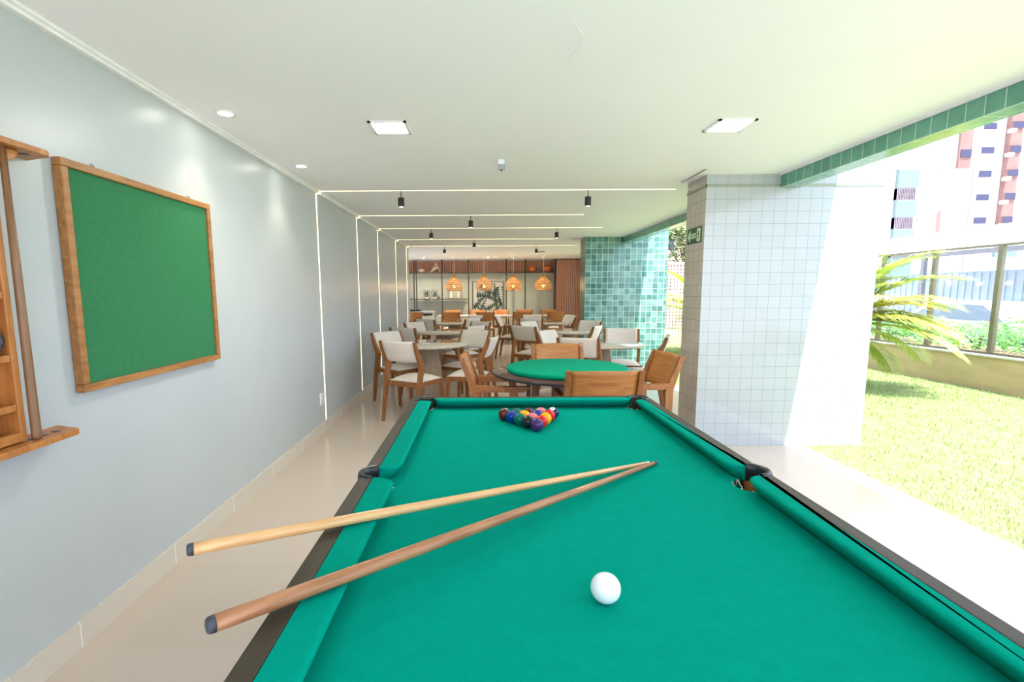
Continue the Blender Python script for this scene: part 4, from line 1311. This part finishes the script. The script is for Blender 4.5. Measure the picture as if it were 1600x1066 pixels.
MB().box(-4.25, 5.45, -.08, 8.05, 12.86, 12.98).obj('parapet_cap', 'steel', t)
MB().box(-4.3, -4.22, -.06, .06, -.3, 12.85).obj('drain_pipe', 'steel', t)
MB().box(5.41, 5.49, -.06, .06, -.3, 12.85).obj('drain_pipe', 'steel', t)
t = thing('apartment_building', 'small teal tiled balconies of a house at the foot of the white tower', 'building', (60, 60, 0))
facade_block(t, -2, 3.3, 0, 3, -.3, 7.5, 'bldwhite')
for k in range(2): MB().box(.8 - .5, 2.9, -.3, 0, 5.2 + k * 1.2, 6.2 + k * 1.2).obj('balcony_panel', 'bldteal', t)

# street side: corrugated canopy, posts, gate, car
t = thing('street_canopy', 'corrugated white canopy on grey steel posts across the street', 'canopy', (15, 15, 0))
mb = MB()
n = 60
v = []
for i in range(n * 4 + 1):
    y = -9 + 18 * i / (n * 4)
    z = 2.62 + .035 * math.sin(i * math.pi / 2)
    v += [(-.9, y, z), (4.0, y, z + 1.1)]
mb.add(v, [(2 * i, 2 * i + 1, 2 * i + 3, 2 * i + 2) for i in range(n * 4)], 0, True)
o = mb.obj('roof_sheet', 'corr', t); md = o.modifiers.new('t', 'SOLIDIFY'); md.thickness = .03
MB().box(-.75, -.62, -9, 2.6, 2.40, 2.53).obj('beam', 'steel', t)
for y in (-7.5, -3.0, 1.4): MB().box(-.74, -.62, y - .06, y + .06, -.1, 2.40).obj('post', 'steel', t)
t = thing('street_gate', 'pale grey ribbed gate under the canopy', 'gate', (15.6, 15, 0))
mb = MB(); mb.box(0, .05, -9, 9, -.1, 1.95)
for k in range(72): mb.box(-.03, 0, -9 + k * .25, -8.9 + k * .25, 0, 1.9)
mb.obj('gate_panel', 'gate', t)
# parked car
def car(loc, rz, label):
    t = thing('car', label, 'car', loc, rz)
    prof = [(-2.0, .25), (-2.05, .55), (-1.9, .82), (-1.2, .90), (-.6, 1.38), (.7, 1.42), (1.35, .98), (1.95, .85), (2.08, .6), (2.05, .25)]
    MB().prism([(a, b) for a, b in prof], -.8, .8, mat=Matrix(((1, 0, 0, 0), (0, 0, 1, 0), (0, 1, 0, 0), (0, 0, 0, 1)))).obj('body', 'carpaint', t, .08, 3)
    for sy in (-1, 1):
        MB().prism([(-1.02, .93), (-.55, 1.32), (.62, 1.35), (1.15, .96)], .79, .812, mat=Matrix(((1, 0, 0, 0), (0, 0, sy, 0), (0, 1, 0, 0), (0, 0, 0, 1)))).obj('side_window', 'carglass', t)
    MB().add([(1.37, -.68, .99), (1.37, .68, .99), (.76, .64, 1.42), (.76, -.64, 1.42), (1.35, -.68, .97), (1.35, .68, .97), (.74, .64, 1.40), (.74, -.64, 1.40)], [(0, 1, 2, 3), (7, 6, 5, 4), (0, 4, 5, 1), (2, 6, 7, 3), (1, 5, 6, 2), (0, 3, 7, 4)]).obj('windscreen', 'carglass', t)
    for sx in (-1.3, 1.3):
        for sy in (-1, 1):
            MB().lathe([(.12, -.09), (.30, -.09), (.32, -.06), (.32, .06), (.30, .09), (.12, .09)], 24, mat=Matrix.Translation((sx, sy * .76, .32)) @ Matrix.Rotation(R(90), 4, 'X')).obj('wheel', 'rubber', t)


car((12.9, 12.9, -.33), R(100), 'silver car parked beyond the fence shrubs')
